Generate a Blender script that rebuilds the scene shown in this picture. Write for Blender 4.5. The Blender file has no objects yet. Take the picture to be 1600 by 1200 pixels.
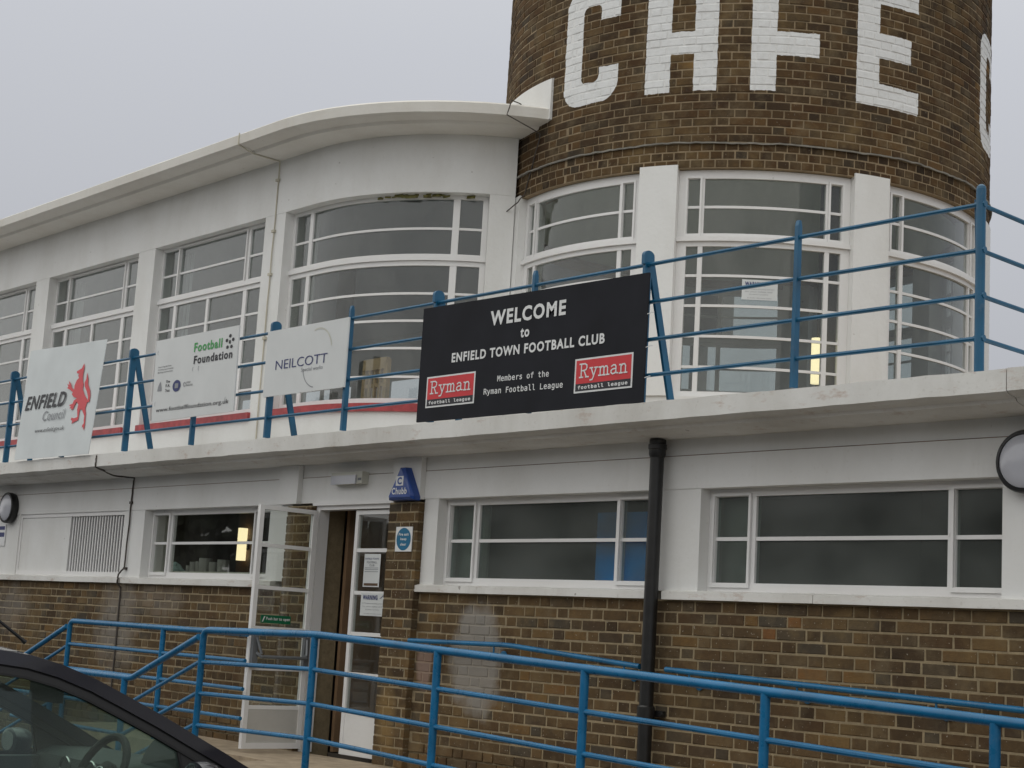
import bpy, math, random, os
from mathutils import Vector, Matrix
from mathutils.geometry import tessellate_polygon
random.seed(7)
R_ = math.radians
sc = bpy.context.scene
COL = sc.collection

# ------------------------------------------------------------------ camera
YAW, PITCH, ROLL, FPX, CAMZ, CAMD = 0.846478, 0.156874, 0.059474, 2501.3, 1.6, 7.7921
fw = Vector((-math.sin(YAW)*math.cos(PITCH), math.cos(YAW)*math.cos(PITCH), math.sin(PITCH)))
rt = Vector((math.cos(YAW), math.sin(YAW), 0)); up = rt.cross(fw)
r2 = rt*math.cos(ROLL)+up*math.sin(ROLL); u2 = r2.cross(fw)
cd = bpy.data.cameras.new('camera'); cam = bpy.data.objects.new('camera', cd); COL.objects.link(cam)
cd.sensor_width = 36; cd.lens = FPX/1600*36; cd.clip_end = 2000; cd.clip_start = .05
m = Matrix.Identity(4)
for i in range(3):
    m[i][0] = r2[i]; m[i][1] = u2[i]; m[i][2] = -fw[i]
m[0][3], m[1][3], m[2][3] = 0, -CAMD, CAMZ
cam.matrix_world = m; sc.camera = cam
def view(P):                        # used only to rank which bricks show largest
    d = Vector(P)-Vector((0, -CAMD, CAMZ)); z = d.dot(fw)
    if z <= 0: return None
    return 800+FPX*d.dot(r2)/z, 600-FPX*d.dot(u2)/z, z

# ------------------------------------------------------------------ world and sun (overcast)
w = bpy.data.worlds.new('World'); sc.world = w; w.use_nodes = True
nt = w.node_tree; nt.nodes.clear()
sky = nt.nodes.new('ShaderNodeTexSky'); sky.sky_type = 'NISHITA'; sky.sun_disc = False
sky.sun_elevation = R_(38); sky.sun_rotation = R_(200); sky.air_density = 1; sky.dust_density = 6; sky.ozone_density = 1
hs = nt.nodes.new('ShaderNodeHueSaturation'); hs.inputs['Saturation'].default_value = .12; nt.links.new(sky.outputs[0], hs.inputs['Color'])
bg1 = nt.nodes.new('ShaderNodeBackground'); bg1.inputs['Strength'].default_value = .05; nt.links.new(hs.outputs[0], bg1.inputs['Color'])
# the cloud deck: even grey, a little brighter overhead (CIE overcast)
tc = nt.nodes.new('ShaderNodeTexCoord'); sp = nt.nodes.new('ShaderNodeSeparateXYZ'); nt.links.new(tc.outputs['Generated'], sp.inputs[0])
rp = nt.nodes.new('ShaderNodeMapRange'); rp.inputs['From Min'].default_value = -.05; rp.inputs['From Max'].default_value = 1
rp.inputs['To Min'].default_value = .8; rp.inputs['To Max'].default_value = 2.4; nt.links.new(sp.outputs['Z'], rp.inputs['Value'])
nz = nt.nodes.new('ShaderNodeTexNoise'); nz.inputs['Scale'].default_value = 1.3; nz.inputs['Detail'].default_value = 3
nt.links.new(tc.outputs['Generated'], nz.inputs['Vector'])
nm = nt.nodes.new('ShaderNodeMapRange'); nm.inputs['To Min'].default_value = .95; nm.inputs['To Max'].default_value = 1.05; nt.links.new(nz.outputs['Fac'], nm.inputs['Value'])
mu = nt.nodes.new('ShaderNodeMath'); mu.operation = 'MULTIPLY'; nt.links.new(rp.outputs[0], mu.inputs[0]); nt.links.new(nm.outputs[0], mu.inputs[1])
cr = nt.nodes.new('ShaderNodeMix'); cr.data_type = 'RGBA'; cr.inputs[6].default_value = (.432, .446, .482, 1); cr.inputs[7].default_value = (.53, .535, .515, 1)
cm = nt.nodes.new('ShaderNodeMapRange'); cm.inputs['From Min'].default_value = .35; cm.inputs['From Max'].default_value = .8; nt.links.new(sp.outputs['Z'], cm.inputs['Value']); nt.links.new(cm.outputs[0], cr.inputs[0])
bg2 = nt.nodes.new('ShaderNodeBackground'); nt.links.new(cr.outputs[2], bg2.inputs['Color']); nt.links.new(mu.outputs[0], bg2.inputs['Strength'])
ad = nt.nodes.new('ShaderNodeMixShader'); ad.inputs['Fac'].default_value = .88
nt.links.new(bg1.outputs[0], ad.inputs[1]); nt.links.new(bg2.outputs[0], ad.inputs[2])
wo = nt.nodes.new('ShaderNodeOutputWorld'); nt.links.new(ad.outputs[0], wo.inputs[0])
sl = bpy.data.lights.new('sun', 'SUN'); sl.energy = 1.25; sl.angle = R_(155); sl.color = (1, .95, .84)
so = bpy.data.objects.new('sun', sl); COL.objects.link(so)
so.rotation_euler = (R_(52), 0, R_(-20))
sc.view_settings.view_transform = 'Standard'; sc.view_settings.look = 'None'; sc.view_settings.exposure = .04
sc.view_settings.gamma = 1; sc.view_settings.use_curve_mapping = False
sc.cycles.use_denoising = True; sc.cycles.max_bounces = 10; sc.cycles.transparent_max_bounces = 24
sc.cycles.glossy_bounces = 4; sc.cycles.transmission_bounces = 6; sc.cycles.diffuse_bounces = 5

# ------------------------------------------------------------------ node helper
class X:
    def __init__(s, nt, sock): s.nt, s.s = nt, sock
    def op(s, o, b=None, c=None):
        n = s.nt.nodes.new('ShaderNodeMath'); n.operation = o
        for i, v in enumerate((s, b, c)):
            if v is None: continue
            if isinstance(v, X): s.nt.links.new(v.s, n.inputs[i])
            else: n.inputs[i].default_value = v
        return X(s.nt, n.outputs[0])
    def __add__(s, b): return s.op('ADD', b)
    def __sub__(s, b): return s.op('SUBTRACT', b)
    def __mul__(s, b): return s.op('MULTIPLY', b)
    def __gt__(s, b): return s.op('GREATER_THAN', b)
    def __lt__(s, b): return s.op('LESS_THAN', b)
    def max(s, b): return s.op('MAXIMUM', b)
    def min(s, b): return s.op('MINIMUM', b)
    def abs(s): return s.op('ABSOLUTE')

def newmat(name):
    m = bpy.data.materials.new(name); m.use_nodes = True; nt = m.node_tree
    return m, nt, nt.nodes['Principled BSDF']
def noise(nt, vec, scale, detail=4, rough=.55, dist=0):
    n = nt.nodes.new('ShaderNodeTexNoise'); n.inputs['Scale'].default_value = scale; n.inputs['Detail'].default_value = detail
    n.inputs['Roughness'].default_value = rough; n.inputs['Distortion'].default_value = dist
    if vec: nt.links.new(vec, n.inputs['Vector'])
    return X(nt, n.outputs['Fac'])
def ramp(nt, fac, stops):
    n = nt.nodes.new('ShaderNodeValToRGB'); e = n.color_ramp.elements
    while len(e) < len(stops): e.new(.5)
    for k, (p, c) in enumerate(stops):
        e[k].position = p; e[k].color = (*c, 1) if len(c) == 3 else c
    nt.links.new(fac.s, n.inputs['Fac']); return n.outputs['Color']
def mixc(nt, fac, a, b, mode='MIX'):
    n = nt.nodes.new('ShaderNodeMix'); n.data_type = 'RGBA'; n.blend_type = mode
    if isinstance(fac, X): nt.links.new(fac.s, n.inputs[0])
    else: n.inputs[0].default_value = fac
    for i, v in ((6, a), (7, b)):
        if isinstance(v, tuple): n.inputs[i].default_value = (*v, 1)
        else: nt.links.new(v, n.inputs[i])
    return n.outputs[2]
def posn(nt, scale=None):
    g = nt.nodes.new('ShaderNodeNewGeometry')
    if scale is None: return g.outputs['Position']
    mp = nt.nodes.new('ShaderNodeMapping'); mp.inputs['Scale'].default_value = scale
    nt.links.new(g.outputs['Position'], mp.inputs['Vector']); return mp.outputs[0]
def bump(nt, b, h, strength=.3, dist=.01):
    n = nt.nodes.new('ShaderNodeBump'); n.inputs['Strength'].default_value = strength; n.inputs['Distance'].default_value = dist
    nt.links.new(h.s, n.inputs['Height']); nt.links.new(n.outputs[0], b.inputs['Normal'])
def mr(x, a, b, c, d):
    n = x.nt.nodes.new('ShaderNodeMapRange'); x.nt.links.new(x.s, n.inputs['Value'])
    for k, v in zip(('From Min', 'From Max', 'To Min', 'To Max'), (a, b, c, d)): n.inputs[k].default_value = v
    return X(x.nt, n.outputs[0])

def plain(name, col, rough=.5, metal=0, var=.12, vscale=6, bmp=0, coat=0, spec=.5):
    m, nt, b = newmat(name)
    f = noise(nt, posn(nt), vscale, 5)
    c = mixc(nt, mr(f, .3, .7, 0, 1), tuple(v*(1-var) for v in col), tuple(min(1, v*(1+var)) for v in col))
    nt.links.new(c, b.inputs['Base Color'])
    b.inputs['Roughness'].default_value = rough; b.inputs['Metallic'].default_value = metal
    b.inputs['Coat Weight'].default_value = coat; b.inputs['Specular IOR Level'].default_value = spec
    if bmp: bump(nt, b, noise(nt, posn(nt), vscale*8, 4), bmp, .004)
    return m

def steel_paint(name, col, rough):
    m, nt, b = newmat(name); p = posn(nt)
    c = mixc(nt, mr(noise(nt, p, 5, 4), .3, .7, 0, 1), tuple(v*.82 for v in col), tuple(v*1.2 for v in col))
    ch = mr(noise(nt, p, 34, 5, .7), .7, .73, 0, .8)
    c = mixc(nt, ch, c, (.09, .06, .045)); c = mixc(nt, mr(noise(nt, p, 11, 5, .7), .62, .8, 0, .35), c, (.2, .22, .24))
    nt.links.new(c, b.inputs['Base Color']); rg = mr(noise(nt, p, 20, 4), .3, .7, rough-.06, rough+.16); nt.links.new(rg.s, b.inputs['Roughness'])
    bump(nt, b, noise(nt, p, 45, 3), .12, .003); return m
def white_mat(name, base, dirt, amt=1.0, rough=.62, rust=0):
    m, nt, b = newmat(name)
    big = noise(nt, posn(nt, (.9, .9, .5)), 1.6, 5, .6)
    streak = noise(nt, posn(nt, (5, 5, .8)), 1.0, 6, .7)
    fine = noise(nt, posn(nt), 38, 4)
    f = (mr(big, .42, .75, 0, .35)*amt + mr(streak, .58, .85, 0, .22)*amt + mr(fine, .62, .8, 0, .25)*amt).min(1.0)
    c = mixc(nt, f, base, dirt)
    spots = noise(nt, posn(nt), 16, 2, .4)
    c = mixc(nt, mr(spots, .76, .8, 0, .4)*amt, c, (.16, .13, .1))
    if rust:
        rs = noise(nt, posn(nt, (3, 3, 8)), 1.4, 6, .7)
        c = mixc(nt, mr(rs, .58, .74, 0, .55*rust), c, (.36, .2, .12))
    nt.links.new(c, b.inputs['Base Color']); b.inputs['Roughness'].default_value = rough
    bump(nt, b, noise(nt, posn(nt), 24, 6) + noise(nt, posn(nt), 3, 3)*2.0, .28, .006)
    return m

def glass_mat(name, tint=(.86, .89, .88), base=.06, dirt=.03, refl=(1, 1, 1)):
    m = bpy.data.materials.new(name); m.use_nodes = True; nt = m.node_tree; nt.nodes.clear()
    tr = nt.nodes.new('ShaderNodeBsdfTransparent'); tr.inputs[0].default_value = (*tint, 1)
    gl = nt.nodes.new('ShaderNodeBsdfGlossy'); gl.inputs['Roughness'].default_value = .015; gl.inputs[0].default_value = (*refl, 1)
    lw = nt.nodes.new('ShaderNodeLayerWeight'); lw.inputs['Blend'].default_value = .5
    f = X(nt, lw.outputs['Facing']).op('POWER', 4.0)*(1-base)+base
    wob = noise(nt, posn(nt), 2.2, 2)
    bp = nt.nodes.new('ShaderNodeBump'); bp.inputs['Strength'].default_value = .06; bp.inputs['Distance'].default_value = .02
    nt.links.new(wob.s, bp.inputs['Height']); nt.links.new(bp.outputs[0], gl.inputs['Normal'])
    mx = nt.nodes.new('ShaderNodeMixShader'); nt.links.new(f.s, mx.inputs[0]); nt.links.new(tr.outputs[0], mx.inputs[1]); nt.links.new(gl.outputs[0], mx.inputs[2])
    df = nt.nodes.new('ShaderNodeBsdfDiffuse'); df.inputs[0].default_value = (.5, .5, .48, 1)
    d = mr(noise(nt, posn(nt, (1, 1, .5)), 2.4, 6, .7), .38, .75, dirt*.2, dirt*3.2)
    m2 = nt.nodes.new('ShaderNodeMixShader'); nt.links.new(d.s, m2.inputs[0]); nt.links.new(mx.outputs[0], m2.inputs[1]); nt.links.new(df.outputs[0], m2.inputs[2])
    o = nt.nodes.new('ShaderNodeOutputMaterial'); nt.links.new(m2.outputs[0], o.inputs[0]); return m

def frosted_mat(name):
    m = bpy.data.materials.new(name); m.use_nodes = True; nt = m.node_tree; nt.nodes.clear()
    tr = nt.nodes.new('ShaderNodeBsdfTransparent'); tr.inputs[0].default_value = (.8, .86, .84, 1)
    df = nt.nodes.new('ShaderNodeBsdfDiffuse'); df.inputs[0].default_value = (.17, .18, .17, 1)
    gl = nt.nodes.new('ShaderNodeBsdfGlossy'); gl.inputs['Roughness'].default_value = .12
    m1 = nt.nodes.new('ShaderNodeMixShader'); hz = mr(noise(nt, posn(nt, (.9, .9, 1.3)), 1.1, 3), .35, .68, .1, .5); nt.links.new(hz.s, m1.inputs[0]); nt.links.new(tr.outputs[0], m1.inputs[1]); nt.links.new(df.outputs[0], m1.inputs[2])
    m2 = nt.nodes.new('ShaderNodeMixShader'); m2.inputs[0].default_value = .05; nt.links.new(m1.outputs[0], m2.inputs[1]); nt.links.new(gl.outputs[0], m2.inputs[2])
    o = nt.nodes.new('ShaderNodeOutputMaterial'); nt.links.new(m2.outputs[0], o.inputs[0]); return m

# the painted letters of the tower: u = degrees round the tower, z = height
TX, TY, TR = -10.856, 4.90, 2.55
DM = TR*math.pi/180
def letter_mask(nt):
    g = nt.nodes.new('ShaderNodeNewGeometry'); s = nt.nodes.new('ShaderNodeSeparateXYZ'); nt.links.new(g.outputs['Position'], s.inputs[0])
    x = X(nt, s.outputs[0])-TX; y = X(nt, s.outputs[1])-TY; z = X(nt, s.outputs[2])
    wob = (noise(nt, g.outputs['Position'], 14, 3)-.5)*.03
    z = z+wob
    ang = (y*-1.0)
    a = X(nt, x.s).op('ARCTAN2', ang)*(180/math.pi)
    a = a+wob*14.0
    tot = None
    def add(v):
        nonlocal tot
        tot = v if tot is None else tot.max(v)
    def rect(u0, u1, z0, z1): return (a > u0)*(a < u1)*(z > z0)*(z < z1)
    def rbox(u0, u1, z0, z1, r):
        qx = ((a-(u0+u1)/2)*DM).abs()-((u1-u0)/2*DM-r); qz = (z-(z0+z1)/2).abs()-((z1-z0)/2-r)
        qx = qx.max(0.0); qz = qz.max(0.0)
        return ((qx*qx+qz*qz) < r*r)
    for o in (0, 107.8):
        outer = rbox(-2.3+o, 12.8+o, 6.665, 7.86, .2); inner = rbox(2.9+o, 7.8+o, 6.88, 7.655, .06)
        cut = rect(2.9+o, 14+o, 7.015, 7.49)
        add(outer*(inner*-1.0+1.0)*(cut*-1.0+1.0))
    for r in ((19.4, 24.9, 6.66, 7.8), (29.9, 34.8, 6.66, 7.8), (19.4, 34.8, 7.025, 7.241), (20.4, 33.8, 7.58, 7.86),
              (41.7, 46.9, 6.66, 7.86), (41.7, 55.8, 7.005, 7.235), (41.7, 57, 7.62, 7.86),
              (64.1, 69.4, 6.63, 7.86), (64.1, 79.8, 6.63, 6.845), (64.1, 77.6, 7.1, 7.345), (64.1, 79.6, 7.625, 7.86)):
        add(rect(*r))
    return tot.min(1.0)

def brick_mat(name, stops, speck, paint=False, stains=False):
    m, nt, b = newmat(name)
    at = nt.nodes.new('ShaderNodeAttribute'); at.attribute_name = 'tone'
    oi = nt.nodes.new('ShaderNodeObjectInfo')
    tone = (X(nt, at.outputs['Fac'])+X(nt, oi.outputs['Random'])).op('FRACT')
    p = posn(nt)
    big = noise(nt, p, .9, 3)
    tone2 = (tone*.8+mr(big, .3, .7, 0, .2)).min(1.0)
    c = ramp(nt, tone2, stops)
    mott = noise(nt, p, 30, 5, .7)
    c = mixc(nt, mr(mott, .35, .7, 0, 1)*.65, c, mixc(nt, .5, c, (.03, .024, .02), 'MIX'))
    c = mixc(nt, mr(noise(nt, p, 2.3, 5, .65), .5, .72, 0, .55), c, (.035, .027, .021))
    fl = noise(nt, p, 60, 2, .5)
    c = mixc(nt, mr(fl, .68, .73, 0, speck), c, (.38, .34, .27))
    c = mixc(nt, mr(noise(nt, p, 5, 5, .65), .5, .75, 0, .7), c, (.18, .14, .085))
    c = mixc(nt, mr(noise(nt, p, 1.5, 6, .68), .52, .7, 0, .7), c, (.19, .13, .06))
    if stains: c = stain(nt, c)
    if paint:
        mk = letter_mask(nt)
        wc = mixc(nt, mr(noise(nt, p, 20, 5), .45, .8, 0, .5), (.78, .79, .79), (.6, .6, .58))
        c = mixc(nt, mk, c, wc)
        rg = mk*-.35+.9
        nt.links.new(rg.s, b.inputs['Roughness'])
    else: b.inputs['Roughness'].default_value = .9
    b.inputs['Specular IOR Level'].default_value = .12
    nt.links.new(c, b.inputs['Base Color'])
    bump(nt, b, noise(nt, p, 55, 6, .7) + noise(nt, p, 170, 3), .55, .006)
    return m

def stain(nt, c):
    """pale patches on the lower wall: lime beside the joint, scrubbed patch right of the door"""
    g = nt.nodes.new('ShaderNodeNewGeometry'); s = nt.nodes.new('ShaderNodeSeparateXYZ'); nt.links.new(g.outputs['Position'], s.inputs[0])
    x = X(nt, s.outputs[0]); z = X(nt, s.outputs[2]); n1 = (noise(nt, g.outputs['Position'], 3.2, 5, .6)-.5)
    def blob(cx, cz, rx, rz, soft, amp):
        d = ((x-cx)*(1/rx)).op('POWER', 2.0)+((z-cz)*(1/rz)).op('POWER', 2.0)
        return mr(d+n1*2.2, soft, 1.1, 1, 0)*amp
    f = blob(-9.02, 1.42, .3, .42, .5, .75).max(blob(-14.45, 1.5, .45, .55, .1, .5)).max(blob(-16.9, 1.6, .5, .3, .1, .35)).max(blob(-13.7, 1.75, .5, .2, .1, .3))
    c = mixc(nt, f, c, (.3, .285, .26))
    f2 = blob(-9.62, 1.35, .1, .2, .5, .6)
    c = mixc(nt, f2, c, (.34, .24, .2))
    f3 = blob(-9.98, .95, .14, .3, .1, .5)
    return mixc(nt, f3, c, (.33, .22, .09))

def mortar_mat(name, col, paint=False, stains=False):
    m, nt, b = newmat(name); p = posn(nt)
    f = noise(nt, p, 18, 6, .7); g = noise(nt, p, 1.3, 3)
    c = mixc(nt, mr(f, .3, .7, 0, 1), tuple(v*.7 for v in col), tuple(v*1.2 for v in col))
    c = mixc(nt, mr(g, .45, .7, 0, .5), c, tuple(v*.62 for v in col))
    if stains: c = stain(nt, c)
    if paint: c = mixc(nt, letter_mask(nt), c, (.78, .78, .77))
    nt.links.new(c, b.inputs['Base Color']); b.inputs['Roughness'].default_value = .95
    bump(nt, b, noise(nt, p, 90, 5, .7), .6, .006)
    return m

TOWER_STOPS = [(0, (.026, .023, .022)), (.16, (.075, .055, .038)), (.3, (.04, .033, .03)), (.45, (.115, .08, .048)), (.6, (.06, .04, .028)), (.75, (.1, .074, .048)), (.87, (.05, .047, .045)), (.95, (.14, .1, .055)), (1, (.26, .17, .075))]
WALL_STOPS = [(0, (.042, .04, .04)), (.15, (.11, .083, .055)), (.3, (.06, .046, .036)), (.45, (.135, .1, .064)), (.58, (.085, .06, .042)), (.7, (.075, .072, .07)), (.82, (.12, .09, .06)), (.93, (.17, .115, .06)), (1, (.2, .095, .05))]
TOWER_STOPS = [(p, (c[0]*1.18, c[1]*.99, c[2]*.72)) for p, c in TOWER_STOPS]
WALL_STOPS = [(p, (c[0]*1.12, c[1]*.98, c[2]*.74)) for p, c in WALL_STOPS]
M = dict(
    white=white_mat('white_render', (.755, .757, .745), (.48, .46, .41)),
    slab=white_mat('weathered_white', (.72, .715, .69), (.38, .35, .3), 1.5, .7, 1.1),
    soffit=white_mat('soffit_white', (.7, .68, .635), (.46, .41, .34), 1.1),
    joinery=white_mat('white_joinery', (.76, .755, .75), (.58, .55, .49), .5, .38),
    blue=steel_paint('blue_paint', (.006, .09, .182), .34),
    blue2=steel_paint('ramp_blue_paint', (.003, .118, .262), .27),
    black=plain('black_plastic', (.012, .012, .012), .38, 0, .3, 12),
    concrete=plain('concrete', (.33, .262, .185), .92, 0, .25, 7, .5),
    asphalt=plain('asphalt', (.055, .055, .057), .9, 0, .3, 5, .6),
    red=plain('red_sill_paint', (.33, .045, .05), .5, 0, .3, 12),
    crockery=plain('crockery', (.27, .27, .25), .35, 0, .05, 9),
    inner=plain('interior_plaster', (.46, .45, .42), .85, 0, .05, 2),
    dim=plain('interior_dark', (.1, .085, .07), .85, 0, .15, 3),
    clubceil=plain('club_ceiling', (.31, .32, .345), .9, 0, .06, .7),
    towerceil=plain('tower_ceiling', (.5, .54, .42), .9, 0, .06, .7),
    ceiling=plain('ceiling', (.55, .55, .52), .9, 0, .04, 2),
    wood=plain('pale_wood', (.62, .42, .22), .5, 0, .2, 14),
    tan=plain('tan_timber', (.3, .19, .11), .6, 0, .15, 6),
    brown=plain('brown_timber', (.1, .055, .028), .6, 0, .25, 8),
    tablem=plain('table_brown', (.2, .12, .08), .35, 0, .1, 8),
    navy=plain('navy_panel', (.03, .36, 1.0), .5, 0, .1, 4),
    board=plain('black_sign', (.012, .013, .018), .75, 0, .2, 4, .0, 0, .25),
    boardw=plain('white_sign', (.62, .64, .64), .3, 0, .05, 2.5),
    banner=plain('banner_white', (.6, .64, .65), .45, 0, .07, 2.2),
    pw=plain('print_white', (.72, .73, .73), .5, 0, .05, 9),
    pgrey=plain('print_grey', (.25, .26, .28), .5, 0, .05, 9),
    pred=plain('print_red', (.6, .03, .038), .5, 0, .05, 9),
    pcoral=plain('print_coral', (.62, .06, .075), .5, 0, .05, 9),
    pblack=plain('print_black', (.014, .014, .02), .5, 0, .05, 9),
    pnavy=plain('print_navy', (.02, .03, .14), .5, 0, .1, 9),
    pgreen=plain('print_green', (.05, .32, .08), .5, 0, .05, 9),
    safety=plain('safety_green', (.0, .12, .05), .4, 0, .05, 9),
    teal=plain('mandatory_blue', (.0, .13, .26), .4, 0, .05, 9),
    alarm=plain('alarm_blue', (.01, .055, .27), .3, 0, .1, 9, 0, .3),
    cream=plain('cream_fitting', (.52, .52, .46), .45, 0, .08, 9),
    lampglass=plain('lamp_diffuser', (.5, .51, .56), .25, 0, .04, 5, 0, .6),
    rubber=plain('rubber', (.012, .012, .013), .7),
    car=plain('car_paint', (.014, .014, .022), .33, .3, .1, 3, 0, .7),
    carframe=plain('door_frame', (.02, .02, .021), .5, 0, .1, 4),
    trim=plain('car_interior', (.035, .042, .044), .65, 0, .2, 3),
    metal=plain('bright_metal', (.6, .6, .6), .25, 1, .05, 9),
    bar=plain('grey_bar', (.16, .17, .18), .4, .3, .1, 9),
    panel_shade=plain('door_panel_shade', (.5, .49, .46), .5, 0, .07, 5),  # shade on the open leaf put into its panel colour
    zinc=plain('lead_flashing', (.3, .29, .26), .7, .2, .3, 12, .3),
    cable=plain('cable_black', (.06, .05, .042), .6),
    creamcable=plain('cable_cream', (.5, .47, .38), .6),
    rustline=plain('rust_joint', (.2, .12, .075), .9, 0, .5, 9),
    moss=plain('moss', (.16, .15, .05), .95, 0, .5, 30, .5),
    bark=plain('bark', (.04, .034, .028), .95, 0, .3, 6),
    added_hedge=plain('added_hedge', (.03, .035, .02), .95, 0, .5, 2),
    curtain=plain('net_curtain', (.62, .64, .66), .9, 0, .05, 3),
    brick=brick_mat('wall_brick', WALL_STOPS, .8, False, True),
    mortar=mortar_mat('wall_mortar', (.3, .238, .145), False, True),
    tbrick=brick_mat('tower_brick', TOWER_STOPS, .35, True),
    tmortar=mortar_mat('tower_mortar', (.29, .22, .135), True),
    glass=glass_mat('window_glass', (.8, .83, .82), .045, .03),
    door_glass=glass_mat('door_glass', (.88, .9, .88), .045, .012),
    cglass=glass_mat('car_glass', (.66, .78, .72), .07, .02, (.7, .85, .8)),  # diffuse dirt film also stands in for the reflected sky veil
    frosted=frosted_mat('frosted_glass'),
)
def emit(name, col, st):
    m = bpy.data.materials.new(name); m.use_nodes = True; b = m.node_tree.nodes['Principled BSDF']
    b.inputs['Base Color'].default_value = (*col, 1); b.inputs['Emission Color'].default_value = (*col, 1); b.inputs['Emission Strength'].default_value = st; return m
M['lit'] = emit('lit_lamp', (1, .84, .5), 1.5)

# ------------------------------------------------------------------ paths: s along, n outwards
class Line:
    k = 1.0
    def __init__(s, y0): s.y0 = y0
    def pt(s, q, n): return (q, s.y0-n)
    def ang(s, q): return 0.0
class UpperP:
    k = 1.0
    CX, CY, RR, S0, Y0 = -13.65, 3.69, 2.30, -13.65, 1.39
    def pt(s, q, n):
        if q <= s.S0: return (q, s.Y0-n)
        a = (q-s.S0)/s.RR; return (s.CX+(s.RR+n)*math.sin(a), s.CY-(s.RR+n)*math.cos(a))
    def ang(s, q): return 0.0 if q <= s.S0 else (q-s.S0)/s.RR
class TowerP:
    k = 1/DM
    def pt(s, q, n): a = R_(q); return (TX+(TR+n)*math.sin(a), TY-(TR+n)*math.cos(a))
    def ang(s, q): return R_(q)
G, U, T = Line(0.0), UpperP(), TowerP()
class Side:      # a wall face seen along X: s = -y
    k = 1.0
    def __init__(s, x0, sgn=1): s.x0, s.g = x0, sgn
    def pt(s, q, n): return (s.x0+n*s.g, q)
    def ang(s, q): return math.pi/2*s.g

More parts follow.
